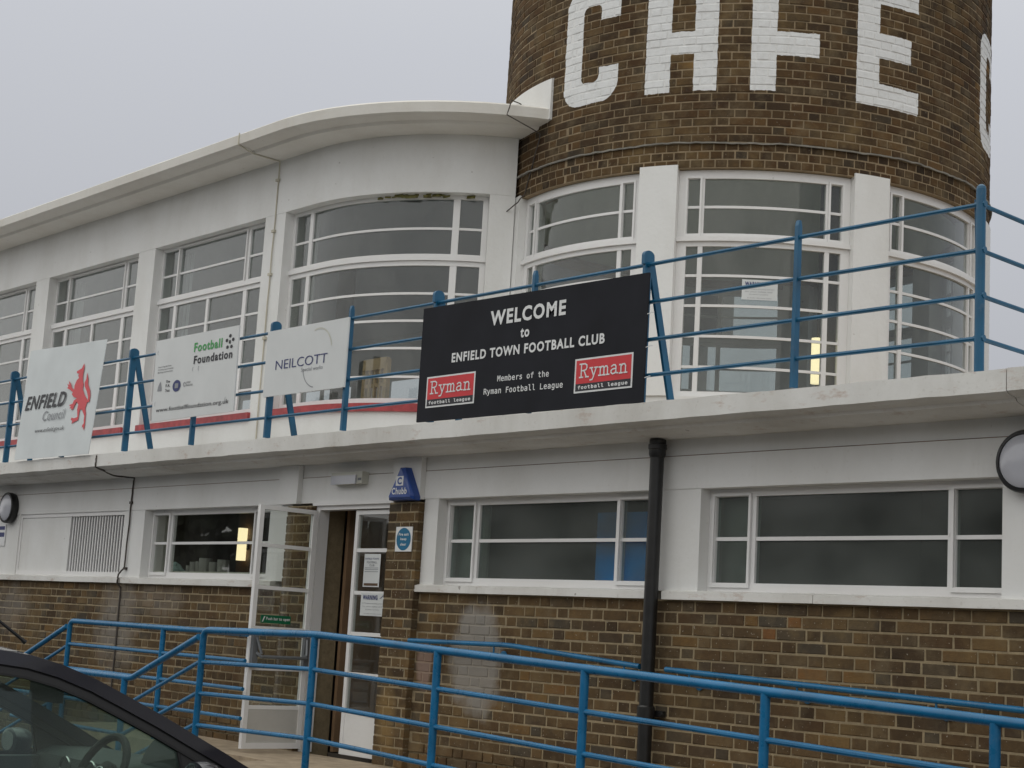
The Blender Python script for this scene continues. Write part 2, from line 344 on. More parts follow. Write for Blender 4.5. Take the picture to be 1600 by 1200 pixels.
# ------------------------------------------------------------------ mesh builder
class MB:
    def __init__(s): s.v, s.f, s.sm = [], [], False
    def box(s, x0, x1, y0, y1, z0, z1):
        b = len(s.v)
        s.v += [(x, y, z) for z in (z0, z1) for y in (y0, y1) for x in (x0, x1)]
        s.f += [tuple(b+i for i in q) for q in ((0, 2, 3, 1), (4, 5, 7, 6), (0, 1, 5, 4), (2, 6, 7, 3), (0, 4, 6, 2), (1, 3, 7, 5))]; return s
    def obox(s, c, ax, h):     # oriented box
        b = len(s.v); c = Vector(c); A = [Vector(a).normalized() for a in ax]
        for k in (-1, 1):
            for j in (-1, 1):
                for i in (-1, 1): s.v.append(tuple(c+A[0]*h[0]*i+A[1]*h[1]*j+A[2]*h[2]*k))
        s.f += [tuple(b+i for i in q) for q in ((0, 2, 3, 1), (4, 5, 7, 6), (0, 1, 5, 4), (2, 6, 7, 3), (0, 4, 6, 2), (1, 3, 7, 5))]; return s
    def sweep(s, path, ss, prof, closed=True, caps=True, jit=0):
        b = len(s.v); n = len(prof)
        for q in ss:
            for (o, z) in prof:
                x, y = path.pt(q, o); s.v.append((x, y, z+random.uniform(-jit, jit)))
        for i in range(len(ss)-1):
            for j in range(n if closed else n-1):
                a, c = b+i*n+j, b+i*n+(j+1) % n; s.f.append((a, c, c+n, a+n))
        if caps and closed:
            s.f.append(tuple(b+j for j in range(n))[::-1]); e = b+(len(ss)-1)*n; s.f.append(tuple(e+j for j in range(n)))
        return s
    def pbox(s, path, s0, s1, n0, n1, z0, z1, step=None):
        if step is None: step = 1e9 if isinstance(path, (Line, Side)) else (.09 if path is U else 1.5)
        if path is U and s1 <= -13.65: step = 1e9
        k = max(1, math.ceil((s1-s0)/step-1e-6)); ss = [s0+(s1-s0)*i/k for i in range(k+1)]
        if path is U and s0 < -13.65 < s1: ss = [s0]+[-13.65+(s1+13.65)*i/max(1, math.ceil((s1+13.65)/.09)) for i in range(max(1, math.ceil((s1+13.65)/.09))+1)]
        return s.sweep(path, ss, [(n0, z0), (n1, z0), (n1, z1), (n0, z1)])
    def tube(s, pts, r, seg=8, cap=True, rs=None):
        P = [Vector(p) for p in pts]; b = len(s.v); prev = None
        for i, p in enumerate(P):
            d = (P[min(i+1, len(P)-1)]-P[max(i-1, 0)]).normalized()
            if prev is None: a = d.orthogonal().normalized()
            else: a = (prev-d*prev.dot(d)); a = a.normalized() if a.length > 1e-6 else d.orthogonal().normalized()
            prev = a; c = d.cross(a); rr = rs[i] if rs else r
            for k in range(seg):
                t = 2*math.pi*k/seg; s.v.append(tuple(p+(a*math.cos(t)+c*math.sin(t))*rr))
        for i in range(len(P)-1):
            for k in range(seg):
                a, c = b+i*seg+k, b+i*seg+(k+1) % seg; s.f.append((a, c, c+seg, a+seg))
        if cap:
            s.f.append(tuple(b+k for k in range(seg))[::-1]); e = b+(len(P)-1)*seg; s.f.append(tuple(e+k for k in range(seg)))
        return s
    def poly(s, pts):
        b = len(s.v); s.v += [tuple(p) for p in pts]
        for t in tessellate_polygon([[Vector(p) for p in pts]]): s.f.append(tuple(b+i for i in t))
        return s
    def prism(s, pts, vec):    # polygon extruded by vec
        n = len(pts); b = len(s.v); v = Vector(vec)
        s.v += [tuple(Vector(p)) for p in pts]+[tuple(Vector(p)+v) for p in pts]
        for t in tessellate_polygon([[Vector(p) for p in pts]]):
            s.f.append(tuple(b+i for i in t)); s.f.append(tuple(b+n+i for i in t[::-1]))
        for i in range(n):
            j = (i+1) % n; s.f.append((b+i, b+j, b+n+j, b+n+i))
        return s
    def lathe(s, c, axis, prof, seg=24):   # prof: (distance along axis, radius)
        c = Vector(c); ax = Vector(axis).normalized(); a = ax.orthogonal().normalized(); d = ax.cross(a); b = len(s.v)
        for (h, r) in prof:
            for k in range(seg):
                t = 2*math.pi*k/seg; s.v.append(tuple(c+ax*h+(a*math.cos(t)+d*math.sin(t))*r))
        for i in range(len(prof)-1):
            for k in range(seg):
                p, q = b+i*seg+k, b+i*seg+(k+1) % seg; s.f.append((p, q, q+seg, p+seg))
        s.f.append(tuple(b+k for k in range(seg))[::-1]); e = b+(len(prof)-1)*seg; s.f.append(tuple(e+k for k in range(seg)))
        return s
    def build(s, name, mat, parent=None, label=None, cat=None, group=None, kind=None, smooth=False):
        me = bpy.data.meshes.new(name); me.from_pydata(s.v, [], s.f); me.materials.append(mat)
        import bmesh
        bm = bmesh.new(); bm.from_mesh(me); bmesh.ops.recalc_face_normals(bm, faces=bm.faces); bm.to_mesh(me); bm.free()
        if smooth:
            me.polygons.foreach_set('use_smooth', [True]*len(me.polygons))
            try: me.set_sharp_from_angle(angle=R_(35))
            except Exception: pass
        o = bpy.data.objects.new(name, me); COL.objects.link(o)
        return tag(o, label, cat, group, kind, parent)

def tag(o, label=None, cat=None, group=None, kind=None, parent=None):
    if parent is not None:
        o.parent = parent; o.matrix_parent_inverse = Matrix.Translation(-ROOTLOC.get(parent.name, Vector()))
    if label: o['label'] = label
    if cat: o['category'] = cat
    if group: o['group'] = group
    if kind: o['kind'] = kind
    return o
ROOTLOC = {}
def thing(name, loc, label, cat, group=None):
    o = bpy.data.objects.new(name, None); COL.objects.link(o); o.location = loc; o.empty_display_size = .2
    ROOTLOC[o.name] = Vector(loc); return tag(o, label, cat, group)
def copy_tree(o, parent=None):
    c = o.copy(); COL.objects.link(c); c.parent = parent
    for ch in list(o.children): copy_tree(ch, c)
    return c

# ------------------------------------------------------------------ text
FONT_MONO = None
try:
    fp = os.path.join(bpy.utils.resource_path('LOCAL'), 'datafiles', 'fonts', 'DejaVuSansMono.woff2')
    if os.path.exists(fp): FONT_MONO = bpy.data.fonts.load(fp)
except Exception: pass
def text_mesh(body, bold=0.0, font=None):
    cu = bpy.data.curves.new('t', 'FONT'); cu.body = body; cu.size = 1; cu.offset = bold; cu.resolution_u = 3; cu.space_character = 1+bold*5
    if font: cu.font = font
    o = bpy.data.objects.new('t', cu); COL.objects.link(o)
    dg = bpy.context.evaluated_depsgraph_get(); me = bpy.data.meshes.new_from_object(o.evaluated_get(dg))
    v = [tuple(q.co) for q in me.vertices]; f = [tuple(p.vertices) for p in me.polygons]
    bpy.data.objects.remove(o); bpy.data.curves.remove(cu); bpy.data.meshes.remove(me)
    return v, f
class Frame:    # (u, v, n) -> world
    def __init__(s, O, Uv, Vv, Nv): s.O, s.U, s.V, s.N = Vector(O), Vector(Uv), Vector(Vv), Vector(Nv)
    def p(s, u, v, n=0): return tuple(s.O+s.U*u+s.V*v+s.N*n)
def wallframe(y): return Frame((0, y, 0), (1, 0, 0), (0, 0, 1), (0, -1, 0))
def put_text(parent, body, u0, u1, v0, v1, fr, mat, bold=0.0, font=None, shear=0, n=.002, label=None, tilt=0):
    v, f = text_mesh(body, bold, font)
    if not v: return
    xs = [a[0] for a in v]; ys = [a[1] for a in v]; x0, x1, y0, y1 = min(xs), max(xs), min(ys), max(ys)
    mb = MB()
    for a in v:
        tx = (a[0]-x0)/(x1-x0); ty = (a[1]-y0)/(y1-y0)
        mb.v.append(fr.p(u0+(u1-u0)*tx+shear*ty, v0+(v1-v0)*ty+tilt*tx, n))
    mb.f = f
    me = bpy.data.meshes.new('lettering'); me.from_pydata(mb.v, [], mb.f); me.materials.append(mat)
    o = bpy.data.objects.new('lettering', me); COL.objects.link(o)
    return tag(o, label or ('the words '+body.replace('\n', ' ') if len(body) > 1 else None), None, None, None, parent)
def patch(parent, name, pts, fr, mat, n=.002, label=None):
    mb = MB(); mb.poly([fr.p(u, v, n) for u, v in pts])
    me = bpy.data.meshes.new(name); me.from_pydata(mb.v, [], mb.f); me.materials.append(mat)
    o = bpy.data.objects.new(name, me); COL.objects.link(o); return tag(o, label, parent=parent)
def rectp(u0, u1, v0, v1): return [(u0, v0), (u1, v0), (u1, v1), (u0, v1)]
def ellip(cu, cv, ru, rv, k=24, a0=0, a1=360): return [(cu+ru*math.cos(R_(a0+(a1-a0)*i/k)), cv+rv*math.sin(R_(a0+(a1-a0)*i/k))) for i in range(k if a1-a0 == 360 else k+1)]
def ring(cu, cv, r, w, k=20, a0=0, a1=360, sx=1):
    o = ellip(cu, cv, r*sx, r, k, a0, a1); i = ellip(cu, cv, (r-w)*sx, r-w, k, a0, a1); return o, i
# slab serif letters of strokes
GL = {
 'R': (.86, [[(0, 0), (.34, 0)], [(0, 1), (.5, 1), (.68, .9), (.7, .72), (.62, .56), (.45, .5), (.17, .5)], [(.17, 0), (.17, 1)], [(.42, .5), (.68, 0)], [(.6, 0), (.88, 0)]]),
 'y': (.74, [[(0, .64), (.28, .64)], [(.46, .64), (.74, .64)], [(.13, .64), (.4, .02)], [(.62, .64), (.36, -.06), (.26, -.25), (.06, -.27)]]),
 'm': (1.0, [[(0, .62), (.15, .62), (.15, 0)], [(0, 0), (.28, 0)], [(.15, .5), (.28, .64), (.42, .64), (.5, .5), (.5, 0)], [(.38, 0), (.63, 0)], [(.5, .5), (.62, .64), (.76, .64), (.84, .5), (.84, 0)], [(.74, 0), (1.0, 0)]]),
 'a': (.7, [[(.08, .56), (.25, .66), (.42, .64), (.5, .52), (.5, .06), (.68, .03)], [(.5, .38), (.22, .36), (.06, .26), (.06, .1), (.2, 0), (.38, .03), (.5, .14)]]),
 'n': (.74, [[(0, .62), (.15, .62), (.15, 0)], [(0, 0), (.3, 0)], [(.15, .48), (.3, .64), (.48, .64), (.57, .5), (.57, 0)], [(.44, 0), (.72, 0)]]),
}
def slab_word(parent, word, u0, u1, v0, v1, fr, mat, wd=.1, label=None):
    tot = sum(GL[c][0] for c in word)+.12*(len(word)-1); sx = (u1-u0)/tot; sy = (v1-v0)/1.0; mb = MB(); x = 0; k = 0
    for c in word:
        adv, st = GL[c]
        for line in st:
            for a, b in zip(line, line[1:]):
                d = Vector((b[0]-a[0], b[1]-a[1])); L = d.length; d /= L; nn = Vector((-d.y, d.x))*wd/2
                A = Vector(a)-d*wd*.35; B = Vector(b)+d*wd*.35; k += 1
                bq = len(mb.v)
                for q in (A-nn, B-nn, B+nn, A+nn): mb.v.append(fr.p(u0+(x+q.x)*sx, v0+q.y*sy, .002+k*.00004))
                mb.f.append((bq, bq+1, bq+2, bq+3))
        x += adv+.12
    me = bpy.data.meshes.new('lettering'); me.from_pydata(mb.v, [], mb.f); me.materials.append(mat)
    o = bpy.data.objects.new('lettering', me); COL.objects.link(o); return tag(o, label or 'the word '+word, parent=parent)

# ------------------------------------------------------------------ windows
def section(parent, path, s0, s1, z0, z1, cols, rows, inset, glass, sash=(), curved=False, rowmap=None, gname='pane', jm=None):
    jm = jm or M['joinery']; n0, n1 = -inset-.05, -inset
    k = path.k
    mb = MB(); cl, cr = cols[0][0], cols[-1][1]; zb, zt = rows[0][0], rows[-1][1]
    mb.pbox(path, s0, cl, n0, n1, z0, z1); mb.pbox(path, cr, s1, n0, n1, z0, z1)
    mb.pbox(path, cl, cr, n0, n1, zt, z1); mb.pbox(path, cl, cr, n0, n1, z0, zb)
    mb.build('frame', jm, parent)
    for (a, b), (c, d) in zip(cols, cols[1:]): MB().pbox(path, b, c, n0, n1-.004, zb, zt).build('mullion', jm, parent)
    for ci, (a, b) in enumerate(cols):
        rr = rows if not rowmap or ci not in rowmap else rowmap[ci]
        for (p, q), (r, t) in zip(rr, rr[1:]): MB().pbox(path, a, b, n0+.015, n1-.012, q, r).build('glazing_bar', jm, parent)
        for (p, q) in rr: MB().pbox(path, a, b, n0+.022, n0+.026, p, q).build(gname, glass, parent)
        if ci in sash:
            e = .022*k; mb = MB(); A, B = a-e, b+e; Z0, Z1 = zb-.03, zt+.02
            mb.pbox(path, A, a-.004*k, n1+.0005, n1+.014, Z0, Z1); mb.pbox(path, b+.004*k, B, n1+.0005, n1+.014, Z0, Z1)
            mb.pbox(path, a-.004*k, b+.004*k, n1+.0005, n1+.014, zt+.004, Z1); mb.pbox(path, a-.004*k, b+.004*k, n1+.0005, n1+.014, Z0, zb-.004)
            mb.build('casement', jm, parent)

# ================================================================== SETTING
gnd = MB(); gnd.box(-260, 260, -260, 260, -.5, 0); gnd.build('ground', M['asphalt'], kind='structure')
pl = MB()
pl.prism([(-14.25, -.8, 0), (-10.45, -.8, 0), (-10.45, -1.6, 0), (-8.9, -1.6, 0), (-8.9, -.01, 0), (-14.25, -.01, 0)], (0, 0, .57))
pl.build('platform', M['concrete'], kind='structure')
rm = MB(); rm.prism([(-8.895, -1.6, .0), (-8.895, -1.6, .57), (4.0, -1.6, .12), (4.0, -1.6, 0)], (0, 1.59, 0)); rm.build('ramp', M['concrete'], kind='structure')
st = MB(); st.box(-10.78, -10.455, -1.6, -.81, 0, .435); st.box(-11.1, -10.785, -1.6, -.81, 0, .3); st.box(-13.6, -11.105, -1.6, -.81, 0, .16)
st.build('steps', M['concrete'], kind='structure')

# ================================================================== CLUBHOUSE
club = thing('clubhouse', (-12, 0, 0), 'white rendered two storey building with brick base and curved bay', 'building')
SILLB, SILLT, HEAD, SOF = 1.905, 1.962, 2.625, 2.955
WINS = [(-14.11, -11.9), (-9.575, -7.345), (-6.9, -4.72), (-4.1, -1.9)]
LOUV = (-16.88, -14.5)
DOOR = (-11.2, -10.125)
# white band of the ground storey, split into piers and lintel
mb = MB(); ops = [(-19.6, -17.6), LOUV]+WINS
xs = -26
for a, b in ops:
    if xs < DOOR[0] < a:        # leave the door bay free
        mb.pbox(G, xs, DOOR[0]-.36, -.3, 0, SILLT, HEAD); mb.pbox(G, DOOR[1]+.38, a, -.3, 0, SILLT, HEAD)
    else: mb.pbox(G, xs, a, -.3, 0, SILLT, HEAD)
    xs = b
mb.pbox(G, xs, 4, -.3, 0, SILLT, HEAD)
mb.pbox(G, -19.6, -17.6, -.3, -.1, SILLT, HEAD)
mb.pbox(G, -26, 4, -.3, .006, HEAD, 2.842); mb.pbox(G, -26, 4, -.3, 0, 2.848, SOF)
mb.build('rendered_wall', M['white'], club)
MB().pbox(G, -26, 4, -.29, -.004, 2.842, 2.848).build('rust_line', M['rustline'], club)
# proud pilaster heads over the brick piers beside the door
for a, b in ((-11.72, -11.43), (-10.10, -9.75)):
    MB().pbox(G, a, b, .0065, .055, 2.62, SOF-.003).build('pilaster_head', M['white'], club)
MB().pbox(G, DOOR[0]-.02, DOOR[1]+.02, -.12, .03, 2.6, 2.625).build('door_head', M['joinery'], club)
# sills, jointed
for a, b in ((-26, -14.45), (-14.40, -11.75), (-9.79, -7.28), (-7.17, -5.95), (-5.945, -2.0), (-1.995, 4)):
    mb = MB(); mb.sweep(G, [a+(b-a)*i/max(1, int((b-a)/.25)) for i in range(max(1, int((b-a)/.25))+1)], [(-.3, SILLB), (.045, SILLB), (.045, SILLT-.006), (.0, SILLT+.004), (-.3, SILLT+.0)], jit=.0015); mb.build('window_sill', M['slab'], club)

def brick_local(L, H, D, j):
    rr = random.Random(j); e = .003; v = []
    x0, x1, z0, z1 = -L/2, L/2, -H/2, H/2
    jt = lambda a=.0032: rr.uniform(-a, a)
    f0 = [(x0+e+jt(), jt(.0015), z0+e+jt()), (x1-e+jt(), jt(.0015), z0+e+jt()), (x1-e+jt(), jt(.0015), z1-e+jt()), (x0+e+jt(), jt(.0015), z1-e+jt())]
    f1 = [(x0, e, z0), (x1, e, z0), (x1, e, z1), (x0, e, z1)]; f2 = [(x0, D, z0), (x1, D, z0), (x1, D, z1), (x0, D, z1)]
    v = f0+f1+f2; f = [(0, 1, 2, 3)]
    for k in range(4):
        l = (k+1) % 4; f.append((k+4, l+4, l, k)); f.append((k+8, l+8, l+4, k+4))
    return v, f
BM = {}
def brick_data(kind, L, H, mat):
    key = (round(L, 4), round(H, 4), kind, mat.name)
    if key not in BM:
        v, f = brick_local(L, H, .062, kind*7+int(L*1000)); me = bpy.data.meshes.new('brick'); me.from_pydata(v, [], f); me.materials.append(mat); BM[key] = (me, v, f)
    return BM[key]
def collect(path, s0, s1, z0, ch, rows, blocked, bond, proud=0.0, phase=0.0, stl=.2115, hdl=.0985, wrap=False):
    """list of bricks: (s, z, n, L, H)"""
    out = []; jn = .0135; H = ch-jn; k = path.k; tot = (s1-s0)/k
    for r in range(rows):
        z = z0+ch*(r+.5); x = -(.16875 if (r % 2) and bond(r) == 'F' else (.056 if r % 2 else 0))-phase; i = 0; hd = bond(r) == 'H'
        x -= .0
        while x < tot:
            L = hdl if (hd or i % 2) else stl
            L = L+random.uniform(-.003, .003)
            a, b = x, x+L; x = b+jn; i += 1
            a2, b2 = max(a, 0), min(b, tot)
            if b2-a2 < .035: continue
            c = s0+(a2+b2)/2*k; l = b2-a2
            bl = blocked(s0+a2*k, s0+b2*k, z-H/2, z+H/2)
            if bl == 1: continue
            if isinstance(bl, tuple):
                q0, q1 = bl
                if (q1-q0)/k < .035: continue
                c = (q0+q1)/2; l = (q1-q0)/k
            out.append((c, z, proud+random.uniform(-.002, .0035), round(l*100)/100 if abs(l-L) > .004 else (hdl if (hd or (i-1) % 2) else stl), H))
    return out
def lay(bricks, path_of, mat, parent, limit=300, maxang=None):
    rank = []
    for i, (path, (s, z, n, L, H)) in enumerate(bricks):
        x, y = path.pt(s, n); a = path.ang(s); q = view((x, y, z)); sc_ = 0
        nx, ny = math.sin(a), -math.cos(a); vx, vy = -x, -CAMD-y; l = math.hypot(vx, vy); cosf = (nx*vx+ny*vy)/l
        if q and -5 < q[0] < 1605 and -5 < q[1] < 1205 and cosf > 0: sc_ = L*H*cosf/q[2]**2
        rank.append((sc_, i))
    rank.sort(reverse=True); keep = set(i for sc_, i in rank[:limit] if sc_ > 0)
    V, F, tone = [], [], []
    for i, (path, (s, z, n, L, H)) in enumerate(bricks):
        x, y = path.pt(s, n); kind = random.randrange(4); me, v, f = brick_data(kind, L, H, mat)
        mt = Matrix.Translation((x, y, z)) @ Matrix.Rotation(path.ang(s)+random.uniform(-.004, .004), 4, 'Z') @ Matrix.Rotation(random.uniform(-.006, .006), 4, 'Y')
        if i in keep:
            o = bpy.data.objects.new('brick', me); COL.objects.link(o); o.parent = parent
            o.matrix_parent_inverse = Matrix.Translation(-Vector((-12, 0, 0))) if parent is None else Matrix.Identity(4)
            o.matrix_parent_inverse = parent.matrix_world.inverted() if False else Matrix.Translation(-WORLDOFF[parent.name]); o.matrix_basis = mt
        else:
            b = len(V); V += [tuple(mt @ Vector(q)) for q in v]; F += [tuple(b+k for k in q) for q in f]; tone += [random.random()]*len(v)
    me = bpy.data.meshes.new('bricks'); me.from_pydata(V, [], F); me.materials.append(mat)
    at = me.attributes.new('tone', 'FLOAT', 'POINT'); at.data.foreach_set('value', tone)
    o = bpy.data.objects.new('bricks', me); COL.objects.link(o); tag(o, None, None, None, 'stuff'); o.parent = parent
    o.matrix_parent_inverse = Matrix.Translation(-WORLDOFF[parent.name])
WORLDOFF = {}
# lower brick wall: mortar backing (with the door bay left open), piers, then the bricks
mb = MB(); mb.pbox(G, -26, DOOR[0]-.36, -.3, -.0035, 0, SILLB); mb.pbox(G, DOOR[1]+.38, 4, -.3, -.0035, 0, SILLB)
mb.pbox(G, DOOR[0]-.3595, DOOR[0], -.3, -.004, .0, 2.6); mb.pbox(G, DOOR[1], DOOR[1]+.3795, -.3, -.004, 0, 2.6)
mb.pbox(G, DOOR[0]-.35, DOOR[0]-.005, -.0035, .0515, .0, 2.6); mb.pbox(G, DOOR[1]+.005, DOOR[1]+.37, -.0035, .0515, 0, 2.6)
wall = mb.build('brick_wall', M['mortar'], club)
WORLDOFF['brick_wall'] = Vector((0, 0, 0))    # child meshes are in world coordinates; their parents sit at the world origin basis
CH = .075
def wallblock(a, b, z0, z1):
    d0, d1 = DOOR[0]-.36, DOOR[1]+.38
    if b <= d0 or a >= d1: return 0
    if a >= d0 and b <= d1: return 1
    return (a, d0) if a < d0 else (d1, b)
bl = [(G, q) for q in collect(G, -24.1, 2, SILLB-CH*25-.004, CH, 25, wallblock, lambda r: 'F')]
bl = [(p_, (s, z, n+(.012 if z < .74 else 0), L, H)) for p_, (s, z, n, L, H) in bl]
no = lambda a, b, c, d: 0
for a, b in ((DOOR[0]-.36, DOOR[0]), (DOOR[1], DOOR[1]+.38)):
    bl += [(G, q) for q in collect(G, a+.002, b-.002, .57, CH, 27, no, lambda r: 'F', .055, .06)]
SR = Side(DOOR[1]+.371, 1); SL = Side(DOOR[0]-.351, -1)
lay(bl, None, M['brick'], wall)

# balcony slab with moulded edge, in three lengths with open joints
PROF = [(.435, 3.015), (.437, 3.135), (.30, 3.148), (.29, 3.082), (-1.385, 3.082), (-1.385, 2.956), (-.302, 2.956), (.24, 2.953), (.330, 2.972), (.345, 2.992), (.40, 3.0)]
for a, b in ((-26, -14.385), (-14.372, -4.444), (-4.438, 4)):
    k = int((b-a)/.12); mb = MB(); mb.sweep(G, [a+(b-a)*i/k for i in range(k+1)], PROF, jit=.0028); mb.build('balcony_slab', M['slab'], club)
MB().box(-26, -12.0, 1.4, 7.3, 2.956, 3.075).build('upper_floor', M['ceiling'], club)
MB().box(-11.995, 4, 1.39, 7.3, 2.956, 3.075).build('balcony_floor', M['concrete'], club)

# upper storey
UB, UT, TOPW = 3.815, 5.965, 6.566
ENDS = -13.65+2.3*R_(57.7)
UW = [(-25.2, -22.78), (-22.38, -19.99+.0), (-19.78, -17.38), (-16.98, -14.59), (-14.2, -13.65+2.3*R_(51.3))]
UW[1] = (-22.58, -20.17)
UW[0] = (-25.38, -22.97)
mb = MB(); xs = -26
mb.pbox(U, -26, ENDS, -.25, 0, 3.075, 3.728)
for a, b in UW:
    mb.pbox(U, xs, a, -.25, 0, 3.728, UT); xs = b
mb.pbox(U, xs, ENDS, -.25, 0, 3.728, UT)
mb.pbox(U, -26, ENDS, -.25, .004, UT, 6.325); mb.pbox(U, -26, ENDS, -.25, 0, 6.325, TOPW)
mb.build('upper_wall', M['white'], club)
for i, (a, b) in enumerate(UW):
    mb = MB(); mb.pbox(U, a-.02, b+.02 if i < 4 else b, -.249, .035, 3.729, UB-.004); mb.build('window_sill', M['red'], club)
RP = [(.545, 6.62), (.55, 6.72), (.52, 6.742), (.0, 6.76), (.0, 6.567), (.34, 6.567), (.36, 6.597), (.50, 6.606)]
EE = -13.65+2.3*R_(75)
for a, b in ((-26, -14.385), (-14.374, EE)):
    ss = [a+(min(b, -13.65)-a)*i/40 for i in range(41)]
    if b > -13.65: ss += [-13.65+(b+13.65)*i/40 for i in range(1, 41)]
    mb = MB(); mb.sweep(U, ss, RP, jit=.0012); mb.build('roof_edge', M['soffit'], club)
pts = [(-26, 7.3), (-26, 1.39)]+[U.pt(-13.65+(EE+13.65)*i/30, 0) for i in range(31)]+[(-10.8, 3.2), (-10.8, 7.3)]
MB().prism([(x, y, 6.57) for x, y in pts], (0, 0, .18)).build('roof', M['ceiling'], club)
# rear wall of the clubroom with its long low windows
mb = MB(); mb.box(-26, -12.9, 7.0, 7.25, 3.075, 3.8); mb.box(-26, -12.9, 7.0, 7.25, 5.45, 6.56)
for x in (-26, -24.2, -22.4, -20.6, -18.8, -17.0, -15.2, -13.4): mb.box(x, x+.14, 7.02, 7.2, 3.8, 5.45)
for x in (-23.3, -21.5, -19.7, -17.9, -16.1, -14.3): mb.box(x, x+.05, 7.05, 7.1, 3.8, 5.45)
mb.box(-25.9, -13, 7.05, 7.1, 4.6, 4.64)
mb.box(-26.2, -26, 1.39, 7.25, 3.075, 6.56)
mb.build('rear_wall', M['inner'], club)
cp = [(-25.9, 6.98), (-25.9, 1.66)]+[U.pt(-13.65+(EE+13.65)*i/20, -.28) for i in range(21)]+[(-11.2, 3.0), (-12.6, 3.6), (-13.2, 5.0), (-13.0, 6.98)]
MB().prism([(x, y, 6.10) for x, y in cp], (0, 0, .04)).build('ceiling', M['clubceil'], club)
for i, x in enumerate((-22.8, -20.0, -17.2, -15.96, -12.7)):
    MB().tube([(x, 3.5, 3.076), (x, 3.5, 6.11)], .11 if i < 4 else .09, 12).build('column', M['dim'] if i == 3 else M['inner'], club, smooth=True)
# partitions seen as the pale planes behind the glass

CR = [5.24, 4.95, 4.67, 4.39, 4.10]
def rows_from(zt, bars, zb, h=.024):
    e = [zt]+[q for b in bars for q in (b+h/2, b-h/2)]+[zb]; return [(e[i+1], e[i]) for i in range(0, len(e), 2)][::-1]
LOW = rows_from(5.235, (4.95, 4.67, 4.39, 4.10), 3.88); HI = rows_from(5.925, (5.62,), 5.355)
def upper_window(a, b, lab, simple=False):
    wn = thing_part('window', club, lab)
    e = .035; m1, m1b, m2, m2b = a+.36, a+.42, b-.52, b-.45
    cols = [(a+e, m1), (m1b, m2), (m2b, b-e)]
    section(wn, U, a+.001, b-.001, 5.335, UT-.002, cols, HI, .11, M['glass'], (1,))
    MB().pbox(U, a+.001, b-.001, -.17, -.085, 5.285, 5.333).build('transom', M['joinery'], wn)
    mm = a+1.12
    section(wn, U, a+.001, b-.001, UB, 5.283, [cols[0], (m1b+.0, mm-.025), (mm+.025, m2), cols[2]], LOW, .11, M['glass'])
    if lab:
        mb = MB(); n = 14
        for i in range(n):
            x0 = a-.36+i*.042; mb.obox((x0, 1.78+(.02 if i % 2 else -.02), 4.95), ((1, .6 if i % 2 else -.6, 0), (-.6 if i % 2 else .6, 1, 0), (0, 0, 1)), (.02, .003, 1.0))
        mb.build('curtain', M['curtain'], wn)
    return wn
def thing_part(name, parent, label=None):
    o = bpy.data.objects.new(name, None); COL.objects.link(o); o.empty_display_size = .1
    o.parent = parent; o.matrix_parent_inverse = Matrix.Translation(-ROOTLOC[parent.name])
    ROOTLOC[o.name] = Vector((0, 0, 0))
    if label: o['label'] = label
    return o
for (a, b), lab in zip(UW[:4], ('tall white framed window at the far left of the upper storey', 'tall white framed upper window partly behind the leftmost railing post', 'tall white framed upper window behind the red beast banner', 'tall white framed upper window behind the green lettered board')):
    upper_window(a, b, lab)
# curved bay window
wn = thing_part('window', club, 'wide curved bay window bulging beside the tower')
a, b = UW[4]; e = .04
s1 = -13.86; th = lambda d: -13.65+2.3*R_(d)
cols = [(a+.05, s1-.03), (s1+.03, th(42.0)), (th(43.8), b-.06)]
section(wn, U, a+.001, b-.001, 5.335, UT-.002, cols, HI, .11, M['glass'])
MB().pbox(U, a+.001, b-.001, -.17, -.085, 5.285, 5.333).build('transom', M['joinery'], wn)
section(wn, U, a+.001, b-.001, UB, 5.283, cols, LOW, .11, M['glass'])
mb = MB()
for i in range(9): mb.obox((a-.3+i*.042, 1.8+(.02 if i % 2 else -.02), 4.95), ((1, .5 if i % 2 else -.5, 0), (-.5 if i % 2 else .5, 1, 0), (0, 0, 1)), (.017, .003, 1.0))
mb.build('curtain', M['curtain'], wn)
mb = MB()
for i in range(26):
    q = th(14+28*random.random()); x, y = U.pt(q+.25, -.085+random.uniform(0, .03)); mb.obox((x, y, UT-.012-random.random()*.02), ((1, random.random(), 0), (-random.random(), 1, 0), (0, .3, 1)), (random.uniform(.01, .05), .006, random.uniform(.005, .02)))
mb.build('moss', M['moss'], wn)
# ground-floor windows
ZB, ZT = 2.005, 2.575
def ground_window(a, b, glass, lab, jl=.0, lc=.33, rc=.35):
    wn = thing_part('window', club, lab)
    cols = [(a+.055, a+lc), (a+lc+.055, b-rc-.05), (b-rc, b-.05)]
    rw = [(ZB+.02, 2.293), (2.317, ZT)]
    section(wn, G, a+.001, b-.001, SILLT+.005, HEAD-.001, cols, rw, .09, glass, (0, 2), rowmap=None)
    return wn
ground_window(*WINS[0], M['door_glass'], 'clear kitchen window with white mugs behind it, left of the open door')
ground_window(*WINS[1], M['frosted'], 'frosted window with a blue panel behind it, right of the door')
ground_window(*WINS[2], M['frosted'], 'frosted dark window right of the black downpipe')
ground_window(*WINS[3], M['frosted'], 'frosted window beyond the right hand bulkhead lamp')
MB().box(-7.98, -7.36, .145, .16, 1.975, 2.5).build('blue_screen', M['navy'], club)
mb = MB(); mb.box(-9.56, -9.2, .2, .22, 1.97, 2.62); mb.box(-6.9, -6.6, .2, .22, 1.97, 2.62); mb.build('partition', M['inner'], club, label='pale inner screen behind frosted glass')
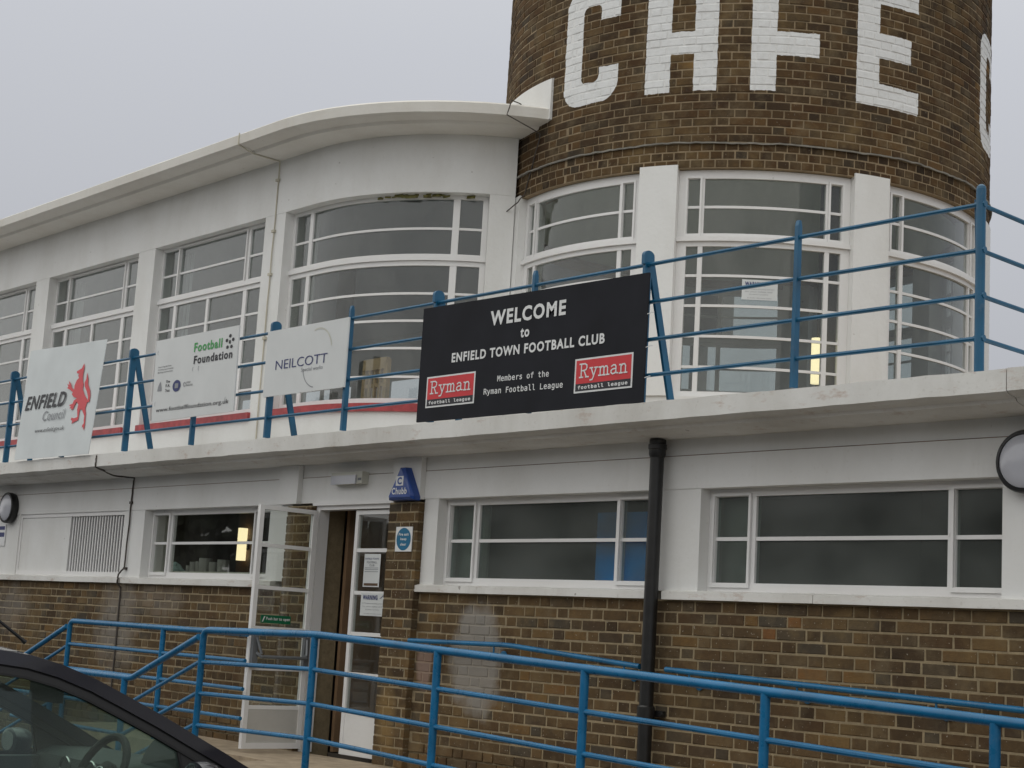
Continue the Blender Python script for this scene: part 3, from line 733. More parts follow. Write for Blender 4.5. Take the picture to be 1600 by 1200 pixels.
# louvre bay
lv = thing_part('louvre_panel', club, 'white boarded opening with a slatted louvre at its right half')
a, b = LOUV
mb = MB(); mb.pbox(G, a, b, -.06, -.01, HEAD-.04, HEAD); mb.pbox(G, a, b, -.06, -.01, SILLT+.005, SILLT+.05); mb.pbox(G, a, a+.04, -.06, -.01, SILLT+.05, HEAD-.04); mb.pbox(G, b-.04, b, -.06, -.01, SILLT+.05, HEAD-.04); mb.build('frame', M['joinery'], lv)
MB().pbox(G, a+.04, -15.7, -.05, -.02, SILLT+.05, HEAD-.04).build('board', M['white'], lv)
MB().pbox(G, -15.7, b-.04, -.09, -.075, SILLT+.05, HEAD-.04).build('backing', M['rubber'], lv)
for i in range(20):
    x = -15.67+i*.0575; mb = MB(); mb.obox((x+.012, .035, (SILLT+.05+HEAD-.04)/2), ((1, .0, 0), (0, 1, 0), (0, 0, 1)), (.0112, .006, (HEAD-.09-SILLT)/2)); mb.build('slat', M['joinery'], lv)
# interiors of the ground storey
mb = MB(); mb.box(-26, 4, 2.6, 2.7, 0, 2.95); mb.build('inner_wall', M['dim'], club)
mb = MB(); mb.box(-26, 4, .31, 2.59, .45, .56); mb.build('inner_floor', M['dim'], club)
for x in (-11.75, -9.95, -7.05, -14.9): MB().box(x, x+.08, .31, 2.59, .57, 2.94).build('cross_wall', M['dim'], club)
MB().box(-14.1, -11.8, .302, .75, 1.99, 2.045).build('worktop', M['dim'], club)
MB().box(-14.1, -11.8, .14, .3, 2.0, 2.04).build('inner_sill', M['cream'], club)
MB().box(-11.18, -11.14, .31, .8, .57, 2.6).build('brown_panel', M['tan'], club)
# doors
FR = (2.556, 2.23, 1.886, 1.557, 1.235, .925, .598)
mb = MB(); mb.pbox(G, DOOR[0], DOOR[0]+.05, -.1, .0, .57, 2.6); mb.pbox(G, DOOR[1]-.04, DOOR[1], -.1, 0, .57, 2.6); mb.pbox(G, DOOR[0]+.05, DOOR[1]-.04, -.1, 0, 2.565, 2.6); mb.build('door_frame', M['joinery'], club)
def door_leaf(P3, W, lab, gmat, pmat, n0=-.02, n1=.02):
    """P3(u, n, z) in leaf coordinates -> MB box via pbox on a Side or Line"""
    d = thing_part('door', club, lab); path, s0, s1 = P3
    g = 1 if s1 > s0 else -1; lo, hi = min(s0, s1), max(s0, s1)
    mb = MB(); mb.pbox(path, lo, lo+.04, n0, n1, FR[6], FR[0]); mb.pbox(path, hi-.04, hi, n0, n1, FR[6], FR[0])
    mb.pbox(path, lo+.04, hi-.04, n0, n1, FR[0]-.035, FR[0]); mb.pbox(path, lo+.04, hi-.04, n0, n1, FR[6], FR[6]+.045); mb.build('frame', M['joinery'], d)
    for z in FR[1:6]: MB().pbox(path, lo+.04, hi-.04, n0+.006, n1-.006, z-.015, z+.015).build('glazing_bar', M['joinery'], d)
    zs = [FR[0]-.035]+[q for z in FR[1:6] for q in (z+.015, z-.015)]
    for i in range(0, 10, 2): MB().pbox(path, lo+.04, hi-.04, -.003, .003, zs[i+1], zs[i]).build('pane', gmat, d)
    MB().pbox(path, lo+.04, hi-.04, -.012, .012, FR[6]+.045, FR[5]-.015).build('panel', pmat, d)
    return d
dl = door_leaf((Side(-11.15), -.60, -.03), .57, 'open glazed door leaf swung out over the landing', M['door_glass'], M['panel_shade'])
mb = MB(); mb.tube([(-11.10, -.55, 1.36), (-11.05, -.53, 1.33), (-11.05, -.09, 1.33), (-11.10, -.07, 1.36)], .014, 8); mb.box(-11.128, -11.09, -.59, -.54, 1.24, 1.5); mb.box(-11.128, -11.09, -.09, -.04, 1.24, 1.5); mb.tube([(-11.09, -.56, 1.48), (-11.05, -.53, 1.35)], .012, 6); mb.tube([(-11.09, -.07, 1.48), (-11.05, -.09, 1.35)], .012, 6)
mb.build('push_bar', M['bar'], dl)
dr = door_leaf((Line(.05), -10.675, -10.167), .5, 'closed glazed door leaf with two paper notices', M['door_glass'], M['joinery'])

# ================================================================== TOWER
tower = thing('round_tower', (TX, TY, 3.08), 'round dark brick tower with white painted letters above a ring of curved windows', 'tower')
TB, TC = 5.925, 9.4
mb = MB(); mb.sweep(T, [i*3 for i in range(121)], [(-.3, TB), (-.003, TB), (-.003, TC), (-.3, TC)], caps=False); 
drum = mb.build('brick_drum', M['tmortar'], tower, smooth=True)
WORLDOFF[drum.name] = Vector((0, 0, 0))
tb = []
TCH = .0785
tb += [(T, q) for q in collect(T, 0, 360, TB, TCH, 3, no, lambda r: 'H')]
tb += [(T, q) for q in collect(T, 0, 360, TB+TCH*3+.004, TCH, 41, no, lambda r: 'F')]
lay(tb, None, M['tbrick'], drum)
MB().lathe((TX, TY, TC), (0, 0, 1), [(0, TR+.06), (.14, TR+.06), (.15, TR-.1), (.16, 0.01)], 72).build('coping', M['slab'], tower)
mb = MB(); rr = random.Random(3)
ss = [i*1.2 for i in range(301)]; off = [math.sin(i*.11)*.007+math.sin(i*.31+1)*.006+rr.uniform(-.005, .005) for i in range(301)]; off[-1] = off[0]
b0 = 0
for s_, o_ in zip(ss, off):
    for (n_, z_) in ((-.01, -.004), (.026, -.010), (.03, .002), (-.01, .014)):
        x, y = T.pt(s_, n_); mb.v.append((x, y, TB+TCH*3+o_+z_-.002))
for i in range(300):
    for j in range(4):
        a_, c_ = i*4+j, i*4+(j+1) % 4; mb.f.append((a_, c_, c_+4, a_+4))
mb.build('drip_strip', M['zinc'], tower, smooth=True)
# white window ring: lower wall, piers, windows
mb = MB(); mb.sweep(T, [-62+i*3 for i in range(100)], [(-.25, 3.076), (0, 3.076), (0, 3.815), (-.25, 3.815)]); mb.build('lower_wall', M['white'], tower, smooth=True)
PC = [23.5+44.8*k for k in range(-1, 6)]
for c in PC:
    mb = MB(); mb.sweep(T, [c-4.1+i*1.64 for i in range(6)], [(-.27, 3.817), (.022, 3.817), (.022, 5.955 if c < 80 else 5.935), (-.27, 5.955)]); mb.build('pier', M['white'], tower, smooth=True)
TW = ['narrow curved tower window tucked beside the bay', 'central curved tower window with the notice stuck inside', 'curved tower window at the right edge of the tower', 'curved tower window on the far right side', 'curved tower window facing the rear', 'curved tower window at the back left']
for i in range(6):
    a, b = PC[i]+4.1, PC[i+1]-4.1
    wn = thing_part('window', tower, TW[i])
    cols = [(a+2.0, a+4.5), (a+5.5, b-5.5), (b-4.5, b-2.0)]
    if i > 3: cols = [(a+2, (a+b)/2-.6), ((a+b)/2+.6, b-2)]
    hi = rows_from(5.84, (5.575,), 5.325)
    section(wn, T, a+.02, b-.02, 5.295, 5.92, cols, hi, .06, M['glass'], (0, 2) if i < 3 else ())
    MB().pbox(T, a+.02, b-.02, -.12, -.03, 5.25, 5.293).build('transom', M['joinery'], wn)
    section(wn, T, a+.02, b-.02, 3.818, 5.248, cols, rows_from(5.205, (4.935, 4.657, 4.376, 4.095), 3.87), .06, M['glass'])
MB().lathe((TX, TY, 5.98), (0, 0, 1), [(0, TR-.28), (.04, TR-.28)], 48).build('ceiling', M['towerceil'], tower)
mb = MB(); mb.box(-8.98, -8.72, 3.85, 4.1, 3.08, 5.97); mb.build('column', M['dim'], tower)
# flashing where the roof meets the tower
mb = MB(); mb.sweep(T, [-66+i*2 for i in range(31)], [(-.0, 6.62), (.03, 6.62), (.03, 7.035), (.0, 7.045)]); mb.build('flashing', M['white'], tower)
WORLDOFF['x'] = Vector()

# ================================================================== TOP RAILING
rail = thing('balcony_railing', (-10.6, -.37, 3.14), 'blue tubular railing with A shaped posts along the balcony edge', 'railing')
AX = [-21.5, -19.05, -16.6, -13.96, -11.49, -9.29, -7.12]; YR = -.37
allx = AX+[-4.645]
def arch(x, lean=True):
    mb = MB(); h = 4.125; hw = .012
    prof = []
    # front leg: flat bar
    mb.box(x-hw, x+hw, YR-.03, YR+.03, 3.15, h)
    top = [(x-hw-.001, YR+.005+.048*math.cos(R_(t)), h+.035*math.sin(R_(t))+.0) for t in range(0, 181, 20)]+[(x-hw-.001, YR-.043, h-.06), (x-hw-.001, YR+.053, h-.06)]
    mb.prism(top, (2*hw+.002, 0, 0))
    mb2 = MB(); q = [(YR+.0, h-.02), (YR+.055, h-.02), (-.03, 3.082), (-.085, 3.082)]
    mb2.prism([(x-hw+.002, y, z) for y, z in q], (2*hw-.004, 0, 0))
    return mb, mb2
for x in AX:
    m1_, m2_ = arch(x); o = m1_.build('post', M['blue'], rail); m2_.build('brace', M['blue'], o if False else rail)
mb = MB(); mb.tube([(-4.645, YR, 3.13), (-4.645, YR, 4.15)], .027, 12); mb.lathe((-4.645, YR, 4.15), (0, 0, 1), [(0, .027), (.015, .024), (.026, .012)], 12); mb.build('post', M['blue'], rail, smooth=True)
mb = MB(); mb.tube([(-4.67, YR+.01, 4.1), (-4.80, -.10, 3.085)], .02, 10); mb.build('brace', M['blue'], rail, smooth=True)
mids = [(a+b)/2 for a, b in zip(allx, allx[1:])]
for x in mids:
    mb = MB(); mb.sweep(Line(0), [x-.013, x+.013], [(-YR-.024, 3.15), (-YR+.024, 3.15), (-YR+.019, 4.135), (-YR+.008, 4.17), (-YR-.008, 4.17), (-YR-.019, 4.135)]); mb.build('post', M['blue'], rail)
for z in (4.065, 3.81, 3.56, 3.325):
    MB().tube([(-23, YR, z), (-4.645, YR, z), (-4.655, .1, z), (-4.66, 5.4, z)], .0135, 8).build('rail', M['blue'], rail, smooth=True)
    for x in [q for q in allx[2:]]: MB().tube([(x-.03, YR, z), (x+.03, YR, z)], .019, 8).build('collar', M['blue'], rail, smooth=True)
for y in (1.4, 3.3, 5.4):
    MB().tube([(-4.66, y, 3.08), (-4.66, y, 4.15)], .022, 10).build('post', M['blue'], rail, smooth=True)

# ================================================================== BOARDS
F1 = wallframe(-.4255)
wb = thing('welcome_board', (-8.2, -.41, 3.16), 'large black board reading WELCOME to ENFIELD TOWN FOOTBALL CLUB on the blue railing', 'sign')
MB().prism([(-9.385, -.4245, 3.15), (-7.057, -.4245, 3.14), (-7.05, -.4245, 3.995), (-9.385, -.4245, 4.02)], (0, .016, 0)).build('board', M['board'], wb)
put_text(wb, 'WELCOME', -8.6, -7.815, 3.802, 3.912, F1, M['pw'], .035, tilt=-.004)
put_text(wb, 'to', -8.267, -8.174, 3.683, 3.752, F1, M['pw'], .03)
put_text(wb, 'ENFIELD TOWN FOOTBALL CLUB', -9.01, -7.424, 3.571, 3.643, F1, M['pw'], .035, tilt=-.01)
put_text(wb, 'Members of the', -8.485, -7.95, 3.388, 3.432, F1, M['pw'], .012, FONT_MONO, tilt=-.007)
put_text(wb, 'Ryman Football League', -8.625, -7.805, 3.292, 3.348, F1, M['pw'], .012, FONT_MONO, tilt=-.01)
for u0, u1, v0, v1 in ((-9.285, -8.728, 3.25, 3.484), (-7.695, -7.153, 3.243, 3.477)):
    patch(wb, 'logo_border', rectp(u0, u1, v0, v1), F1, M['pw'], .001, 'white border of a red league logo')
    patch(wb, 'logo_strip', rectp(u0+.014, u1-.014, v0+.012, v0+.062), F1, M['pblack'], .002, 'black strip under the red logo')
    patch(wb, 'logo_field', rectp(u0+.014, u1-.014, v0+.062, v1-.012), F1, M['pred'], .002, 'red field of the league logo')
    slab_word(wb, 'Ryman', u0+.05, u1-.045, v0+.105, v0+.195, Frame((0, -.4275, 0), (1, 0, 0), (0, 0, 1), (0, -1, 0)), M['pw'], .105, 'the word Ryman in white on red')
    put_text(wb, 'football league', u0+.04, u1-.04, v0+.018, v0+.05, Frame((0, -.4275, 0), (1, 0, 0), (0, 0, 1), (0, -1, 0)), M['pw'], .03, FONT_MONO)
for z in (3.3, 3.5, 3.72): MB().tube([(-7.052, -.42, z), (-7.035, -.4, z+.012), (-7.04, -.37, z+.02)], .003, 5).build('cable_tie', M['pw'], wb)

nb = thing('neilcott_board', (-10.9, -.41, 3.49), 'plain white board with thin blue NEILCOTT lettering beside the single railing post', 'sign')
nb.name = 'contractor_board'; ROOTLOC[nb.name] = Vector((-10.9, -.41, 3.49))
MB().box(-11.518, -10.348, -.4245, -.409, 3.494, 4.063).build('board', M['boardw'], nb)
put_text(nb, 'NEILCOTT', -11.355, -10.605, 3.716, 3.796, F1, M['pnavy'], -.006)
put_text(nb, 'Special works', -10.967, -10.66, 3.658, 3.7, F1, M['pgrey'], 0)
for cu, cv, r, a0, a1, mt in ((-10.75, 3.72, .2, 190, 262, 'pgrey'), (-10.75, 3.82, .2, 10, 110, 'cream')):
    o_, i_ = ring(cu, cv, r, .008 if mt == 'pgrey' else .014, 16, a0, a1)
    patch(nb, 'arc', o_+i_[::-1], F1, M[mt], .001)

fb = thing('football_board', (-12.7, -.41, 3.4), 'white board with green and black Football Foundation lettering on the railing', 'sign')
MB().prism([(-13.392, -.4245, 3.393), (-11.97, -.4245, 3.405), (-11.99, -.4245, 4.172), (-13.434, -.4245, 4.172)], (0, .014, 0)).build('board', M['boardw'], fb)
put_text(fb, 'Football', -12.725, -12.245, 3.997, 4.083, F1, M['pgreen'], .03)
put_text(fb, 'Foundation', -12.712, -12.06, 3.884, 3.962, F1, M['pblack'], .03)
mb = MB(); c0 = (-12.12, 4.035)
patch(fb, 'ball_patch', ellip(*c0, .02, .02, 5), F1, M['pblack'])
for k in range(5):
    t = R_(90+72*k); patch(fb, 'ball_patch', ellip(c0[0]+.055*math.cos(t), c0[1]+.055*math.sin(t), .024, .018, 5), F1, M['pblack'])
for k, (tx_, w_) in enumerate((('Improving facilities', .24), ('Creating opportunities', .28), ('Building communities', .27))):
    put_text(fb, tx_, -13.35, -13.35+w_, 3.9-k*.026, 3.917-k*.026, F1, M['pblack'], .0)
patch(fb, 'emblem', [(-13.33, 3.68), (-13.25, 3.68), (-13.26, 3.72), (-13.28, 3.77), (-13.3, 3.75), (-13.32, 3.72)], F1, M['pgrey'], label='small grey lion emblem')
put_text(fb, 'The', -13.18, -13.11, 3.748, 3.772, F1, M['pblack'], .03); put_text(fb, 'F.A.', -13.18, -13.1, 3.708, 3.736, F1, M['pblack'], .03); put_text(fb, 'Trust', -13.18, -13.1, 3.662, 3.69, F1, M['pblack'], .02)
patch(fb, 'emblem', ellip(-12.98, 3.707, .072, .055, 20), F1, M['pnavy'], label='round navy crest')
o_, i_ = ring(-12.98, 3.707, .048, .006, 20, sx=1.3)
patch(fb, 'emblem', rectp(-13.01, -12.95, 3.685, 3.73), F1, M['pgrey'], .003, 'grey shield inside the navy crest')
o_, i_ = ring(-12.84, 3.71, .022, .008, 12, 0, 330); patch(fb, 'emblem', o_+i_[::-1], F1, M['pgrey'], label='small grey ring emblem')
put_text(fb, 'SPORT', -12.81, -12.735, 3.714, 3.732, F1, M['pblack'], .0); put_text(fb, 'ENGLAND', -12.81, -12.695, 3.69, 3.706, F1, M['pblack'], .0)
put_text(fb, 'www.footballfoundation.org.uk', -13.32, -12.055, 3.468, 3.52, F1, M['pblack'], .005)
for u, v in ((-13.36, 4.05), (-12.7, 3.84), (-12.6, 3.84), (-12.1, 3.52), (-13.33, 3.56)):
    o_, i_ = ring(u, v, .025, .005, 6, 120, 240); patch(fb, 'scuff', o_+i_[::-1], F1, M['pgrey'])

# banner, leaning back a little
TL = .0645
FB = Frame((0, -.4-4.31*TL, 0), (1, 0, 0), (0, TL, 1), (0, -1, TL))
bn = thing('council_banner', (-15.3, -.46, 3.17), 'tall white banner with a red rampant beast and ENFIELD Council lettering', 'sign')
mb = MB(); K = 16
cor = [(-16.165, 3.15), (-14.497, 3.14), (-14.491, 4.302), (-16.214, 4.343)]
for i in range(K+1):
    t = i/K; wv = .006*math.sin(t*9)
    for (lo, hi) in (((cor[0], cor[1]), (cor[3], cor[2])),):
        u0 = lo[0][0]+(lo[1][0]-lo[0][0])*t; v0 = lo[0][1]+(lo[1][1]-lo[0][1])*t; u1 = hi[0][0]+(hi[1][0]-hi[0][0])*t; v1 = hi[0][1]+(hi[1][1]-hi[0][1])*t
        for n_ in (-.007+wv*.5, -.012+wv*.5):
            mb.v.append(FB.p(u0, v0, n_)); mb.v.append(FB.p(u1, v1, n_))
for i in range(K):
    b_ = i*4; mb.f += [(b_, b_+4, b_+5, b_+1), (b_+2, b_+3, b_+7, b_+6), (b_+1, b_+5, b_+7, b_+3), (b_, b_+2, b_+6, b_+4)]
mb.f += [(0, 1, 3, 2), (K*4, K*4+2, K*4+3, K*4+1)]
mb.build('banner_sheet', M['banner'], bn, smooth=True)
put_text(bn, 'ENFIELD', -16.1, -15.2, 3.675, 3.825, FB, M['pblack'], .022, shear=.04)
put_text(bn, 'Council', -15.65, -15.16, 3.537, 3.64, FB, M['pgrey'], .004, shear=.02)
put_text(bn, 'www.enfield.gov.uk', -15.775, -15.115, 3.404, 3.462, FB, M['pblack'], .0, shear=.01)
BODY = [(-14.888, 4.089), (-14.867, 4.044), (-14.872, 3.978), (-14.865, 3.924), (-14.827, 3.868), (-14.828, 3.816), (-14.758, 3.745), (-14.67, 3.686), (-14.689, 3.661), (-14.704, 3.61), (-14.675, 3.556), (-14.668, 3.503), (-14.658, 3.451), (-14.656, 3.405), (-14.671, 3.384), (-14.688, 3.42), (-14.714, 3.415), (-14.714, 3.438), (-14.688, 3.459), (-14.699, 3.492), (-14.699, 3.531), (-14.777, 3.602), (-14.819, 3.604), (-14.82, 3.526), (-14.819, 3.5), (-14.849, 3.491), (-14.914, 3.479), (-14.957, 3.466), (-14.947, 3.494), (-14.987, 3.513), (-14.974, 3.532), (-14.92, 3.522), (-14.849, 3.53), (-14.881, 3.609), (-14.874, 3.661), (-14.919, 3.693), (-14.955, 3.653), (-14.964, 3.625), (-15.009, 3.609), (-15.008, 3.63), (-15.06, 3.634), (-15.029, 3.65), (-15.077, 3.667), (-15.003, 3.679), (-14.986, 3.711), (-14.925, 3.728), (-15.008, 3.75), (-15.054, 3.78), (-15.038, 3.799), (-15.089, 3.822), (-15.184, 3.854), (-15.16, 3.865), (-15.192, 3.9), (-15.144, 3.883), (-15.172, 3.933), (-15.11, 3.891), (-15.079, 3.851), (-15.019, 3.824), (-15.024, 3.871), (-14.996, 3.919), (-14.954, 3.942), (-14.979, 3.967), (-14.958, 3.985), (-15.017, 3.996), (-15.022, 4.017), (-14.926, 4.039)]
TAIL = [(-14.79, 3.987), (-14.741, 3.914), (-14.729, 3.861), (-14.662, 3.79), (-14.638, 3.736), (-14.642, 3.668), (-14.681, 3.671), (-14.681, 3.719), (-14.729, 3.782), (-14.792, 3.839), (-14.809, 3.88), (-14.786, 3.918)]
patch(bn, 'beast_emblem', BODY, FB, M['pcoral'], .002, 'red rampant beast emblem')
patch(bn, 'beast_tail', TAIL, FB, M['pcoral'], .003, 'raised red tail of the beast')

# ================================================================== WALL FITTINGS
pipe = thing('downpipe', (-7.226, -.075, 0), 'black round downpipe running from the balcony soffit down the wall', 'pipe')
PX = -7.222
MB().tube([(PX, -.085, -.0), (PX, -.085, 2.86)], .046, 16).build('pipe', M['black'], pipe, smooth=True)
MB().lathe((PX, -.085, 2.83), (0, 0, 1), [(0, .05), (.02, .056), (.05, .056), (.055, .062), (.085, .062), (.09, .056), (.118, .056)], 20).build('collar', M['black'], pipe, smooth=True)
mb = MB(); mb.lathe((PX, -.085, 1.12), (0, 0, 1), [(0, .05), (.01, .058), (.09, .058), (.1, .05)], 20); mb.box(PX-.1, PX+.1, -.035, -.005, 1.15, 1.19); mb.lathe((PX+.085, -.036, 1.17), (0, -1, 0), [(0, .02), (.012, .014)], 8); mb.build('bracket', M['black'], pipe, smooth=True)

def bulkhead(x, z, lab):
    t = thing('bulkhead_lamp', (x, 0, z), lab, 'lamp', 'round bulkhead lamps on the white wall')
    MB().lathe((x, -.007, z), (0, -1, 0), [(0, .165), (.03, .172), (.07, .172), (.082, .165), (.085, .148), (.075, .146)], 40).build('rim', M['black'], t, smooth=True)
    MB().lathe((x, -.075, z), (0, -1, 0), [(0, .147), (.012, .144), (.028, .12), (.036, .08), (.04, .02)], 40).build('diffuser', M['lampglass'], t, smooth=True)
    mb = MB()
    for k in range(8): a_ = R_(45*k+10); mb.lathe((x+.158*math.cos(a_), -.09, z+.158*math.sin(a_)), (0, -1, 0), [(0, .006), (.003, .005)], 6)
    mb.build('screw', M['black'], t)
bulkhead(-17.1, 2.70, 'round black rimmed lamp above the louvred panel at the left edge')
bulkhead(-4.545, 2.694, 'round black rimmed lamp cut by the right edge of the picture')

ab = thing('alarm_box', (-9.9, -.06, 2.6), 'blue triangular alarm box marked Chubb above the brick pier', 'alarm box')
tri = lambda dx, dz: [(-9.905-.035+dx, 0, 2.868-dz*.8), (-9.905+.035-dx, 0, 2.868-dz*.8), (-9.735-dx, 0, 2.635+dz*.2), (-9.74-dx, 0, 2.607+dz), (-10.06+dx, 0, 2.607+dz), (-10.065+dx, 0, 2.635+dz*.2)]
mb = MB(); A_ = [(x, -.057, z) for x, y, z in tri(0, 0)]; B_ = [(x, -.115, z) for x, y, z in tri(0.004, .004)]; C_ = [(x, -.135, z) for x, y, z in tri(.028, .024)]
b_ = 0; mb.v += A_+B_+C_
for r_ in range(2):
    for i in range(6): mb.f.append((r_*6+i, r_*6+(i+1) % 6, r_*6+6+(i+1) % 6, r_*6+6+i))
mb.f.append(tuple(range(6))); mb.f.append(tuple(range(12, 18))); mb.build('case', M['alarm'], ab)
FA = wallframe(-.1355)
patch(ab, 'logo_square', rectp(-9.955, -9.862, 2.72, 2.795), FA, M['pw'], .001, 'white square behind the letter C')
put_text(ab, 'C', -9.937, -9.88, 2.728, 2.787, FA, M['alarm'], .05, label='blue letter C')
put_text(ab, 'Chubb', -10.0, -9.81, 2.652, 2.705, FA, M['pw'], .03)

fe = thing('fire_exit_sign', (-9.9, -.06, 2.2), 'small white sign with blue disc reading Fire exit keep clear on the brick pier', 'sign')
MB().box(-10.0, -9.795, -.066, -.06, 2.212, 2.405).build('plate', M['pw'], fe)
FF = wallframe(-.0662)
patch(fe, 'disc', ellip(-9.8975, 2.3085, .09, .088, 32), FF, M['teal'], .001)
put_text(fe, 'Fire exit', -9.96, -9.835, 2.335, 2.357, FF, M['pw'], .03); put_text(fe, 'keep', -9.935, -9.86, 2.294, 2.32, FF, M['pw'], .03); put_text(fe, 'clear', -9.935, -9.86, 2.258, 2.279, FF, M['pw'], .03)

el = thing('emergency_light', (-10.7, -.03, 2.76), 'cream rectangular light fitting over the doorway', 'light fitting')
MB().box(-10.915, -10.49, -.075, -.007, 2.765, 2.862).build('case', M['cream'], el)
MB().box(-10.90, -10.56, -.09, -.0755, 2.762, 2.835).build('cover', M['lampglass'], el)
MB().box(-10.54, -10.5, -.08, -.0755, 2.79, 2.81).build('indicator', M['bar'], el)

ws = thing('wall_notice', (-17.47, -.01, 2.3), 'white notice with purple lettering under the left lamp, cut by the edge', 'sign')
MB().box(-17.6, -17.2, -.012, -.004, 2.28, 2.52).build('plate', M['pw'], ws)
patch(ws, 'band', rectp(-17.58, -17.22, 2.46, 2.5), wallframe(-.0125), M['pnavy'], .001); patch(ws, 'band', rectp(-17.58, -17.22, 2.38, 2.43), wallframe(-.0125), M['pnavy'], .001)

def wiggle(pts, n, a):
    o = []; rr = random.Random(5)
    for p, q in zip(pts, pts[1:]):
        for i in range(n): t = i/n; o.append(tuple(p[k]+(q[k]-p[k])*t+rr.uniform(-a, a) for k in range(3)))
    return o+[pts[-1]]
cb = thing('joint_cable', (-14.4, -.02, 1.0), 'thin dark cable following the movement joint down the lower wall', 'cable')
XC_ = -14.378
MB().tube(wiggle([(XC_, -.442, 3.12), (XC_, -.442, 3.01), (XC_, -.34, 2.978), (XC_, -.24, 2.946), (XC_, -.012, 2.948), (XC_, -.015, 2.76), (XC_-.01, -.02, 2.06), (-14.42, -.06, 1.99), (-14.44, -.055, 1.9), (-14.44, -.012, 1.86), (-14.43, -.012, 1.2), (-14.44, -.012, .1)], 6, .0025), .0085, 6).build('cable', M['cable'], cb, smooth=True)
mb = MB()
for z in (2.7, 2.05): mb.box(XC_-.025, XC_+.02, -.026, -.001, z-.012, z+.012)
mb.build('clip', M['cable'], cb)
cu_ = thing('upper_cable', (-14.4, 1.37, 3.8), 'thin cream cable down the upper pier between straight and curved windows', 'cable')
MB().tube(wiggle([(-14.38, .84, 6.74), (-14.38, .838, 6.612), (-14.38, 1.04, 6.56), (-14.38, 1.376, 6.558), (-14.385, 1.378, 5.9), (-14.40, 1.378, 5.0), (-14.40, 1.378, 3.09)], 5, .002), .0075, 6).build('cable', M['creamcable'], cu_, smooth=True)
mb = MB()
for z in (6.35, 5.78, 5.3, 4.6): mb.box(-14.42, -14.365, 1.362, 1.389, z-.014, z+.014)
mb.build('clip', M['creamcable'], cu_)
tc_ = thing('tower_cable', T.pt(-17, .02)+(5.9,), 'loose black cable hanging where the bay roof meets the tower', 'cable')
def tp(s, n, z): return T.pt(s, n)+(z,)
MB().tube(wiggle([tp(-10, .25, 6.76), tp(-8.0, .42, 6.74), tp(-8.8, .44, 6.6), tp(-9.2, .03, 6.5), tp(-12.5, .012, 6.2), tp(-15.5, .012, 5.95), tp(-16.5, .06, 5.87), tp(-20.5, .12, 5.78), tp(-23, .12, 5.5), tp(-24.5, .14, 5.22)], 4, .003), .006, 6).build('cable', M['cable'], tc_, smooth=True)

def handrail(pts, brs, lab):
    t = thing('wall_handrail', (pts[0][0], -.1, 1.4), lab, 'handrail', 'blue handrails fixed to the brick wall')
    MB().tube([(x, -.1, z) for x, z in pts], .0185, 12).build('rail', M['blue2'], t, smooth=True)
    for x, z in brs:
        mb = MB(); mb.tube([(x, -.1, z-.015), (x, -.1, z-.07), (x+.01, -.03, z-.075)], .007, 6); mb.lathe((x+.01, -.008, z-.075), (0, -1, 0), [(0, .035), (.006, .035), (.012, .02)], 16); mb.build('bracket', M['blue2'], t, smooth=True)
handrail([(-9.70, 1.533), (-8.62, 1.545), (-8.5, 1.541), (-7.28, 1.463)], [(-9.45, 1.536), (-8.72, 1.543), (-7.42, 1.472)], 'short blue wall handrail left of the downpipe, bending downward')
handrail([(-7.05, 1.457), (-4.5, 1.382), (-1.5, 1.28)], [(-6.85, 1.45), (-6.0, 1.426), (-5.05, 1.398), (-3.5, 1.35)], 'long blue wall handrail right of the downpipe')

# ramp railing
def bend(pts, r=.06, n=5):
    o = [Vector(pts[0])]
    for a, b, c in zip(pts, pts[1:], pts[2:]):
        a, b, c = Vector(a), Vector(b), Vector(c); u = (a-b).normalized()*r; v = (c-b).normalized()*r
        for i in range(n+1): t = i/n; o.append((b+u)*(1-t)**2+b*2*t*(1-t)+(b+v)*t*t)
    return o+[Vector(pts[-1])]
rr_ = thing('ramp_railing', (-8.9, -1.5, .5), 'long blue tubular railing along the front of the ramp, nearest the camera', 'railing')
YP = -1.5
topz = lambda x: 1.535 if x < -8.9 else 1.545-(x+8.9)*.0348
PX_ = [-10.36, -8.95, -7.645, -6.365, -5.1, -3.835, -2.55, -1.25, .05]
MB().tube(bend([(-13.4, YP, 1.118), (-11.36, YP, 1.118), (-10.42, YP, 1.47)], .05), .025, 14).build('top_rail', M['blue2'], rr_, smooth=True)
MB().tube(bend([(-10.36, YP, .3), (-10.36, YP, 1.523), (-8.93, YP, 1.543), (.05, YP, topz(.05)), (.05, YP, .1)], .07), .025, 14).build('top_rail', M['blue2'], rr_, smooth=True)
for x in PX_[1:-1]: MB().tube([(x, YP, .1), (x, YP, topz(x)-.01)], .025, 14).build('post', M['blue2'], rr_, smooth=True)
for x, h in ((-11.47, 1.11), (-12.7, 1.11)): MB().tube([(x, YP, .05), (x, YP, h)], .025, 14).build('post', M['blue2'], rr_, smooth=True)
for d in (.232, .458, .685):
    MB().tube(bend([(-10.36, YP, 1.523-d), (-8.95, YP, 1.545-d), (.05, YP, topz(.05)-d)], .05), .0162, 10).build('mid_rail', M['blue2'], rr_, smooth=True)
    e_ = .19 if d < .3 else (.4 if d < .5 else .6)
    MB().tube(bend([(-13.4, YP, 1.118-d*.95), (-11.44+.03*d, YP, 1.118-d*.95), (-10.38, YP, 1.523-d)], .04), .0162, 10).build('mid_rail', M['blue2'], rr_, smooth=True)
fr_ = thing('landing_railing', (-12.4, -.68, .5), 'blue tubular railing on the landing behind, ending at the open door', 'railing')
YF = -.68
MB().tube(bend([(-15.4, YF, 1.0), (-14.16, YF, 1.46)], .05)[:2]+[], .024, 14).build('top_rail', M['blue2'], fr_, smooth=True)
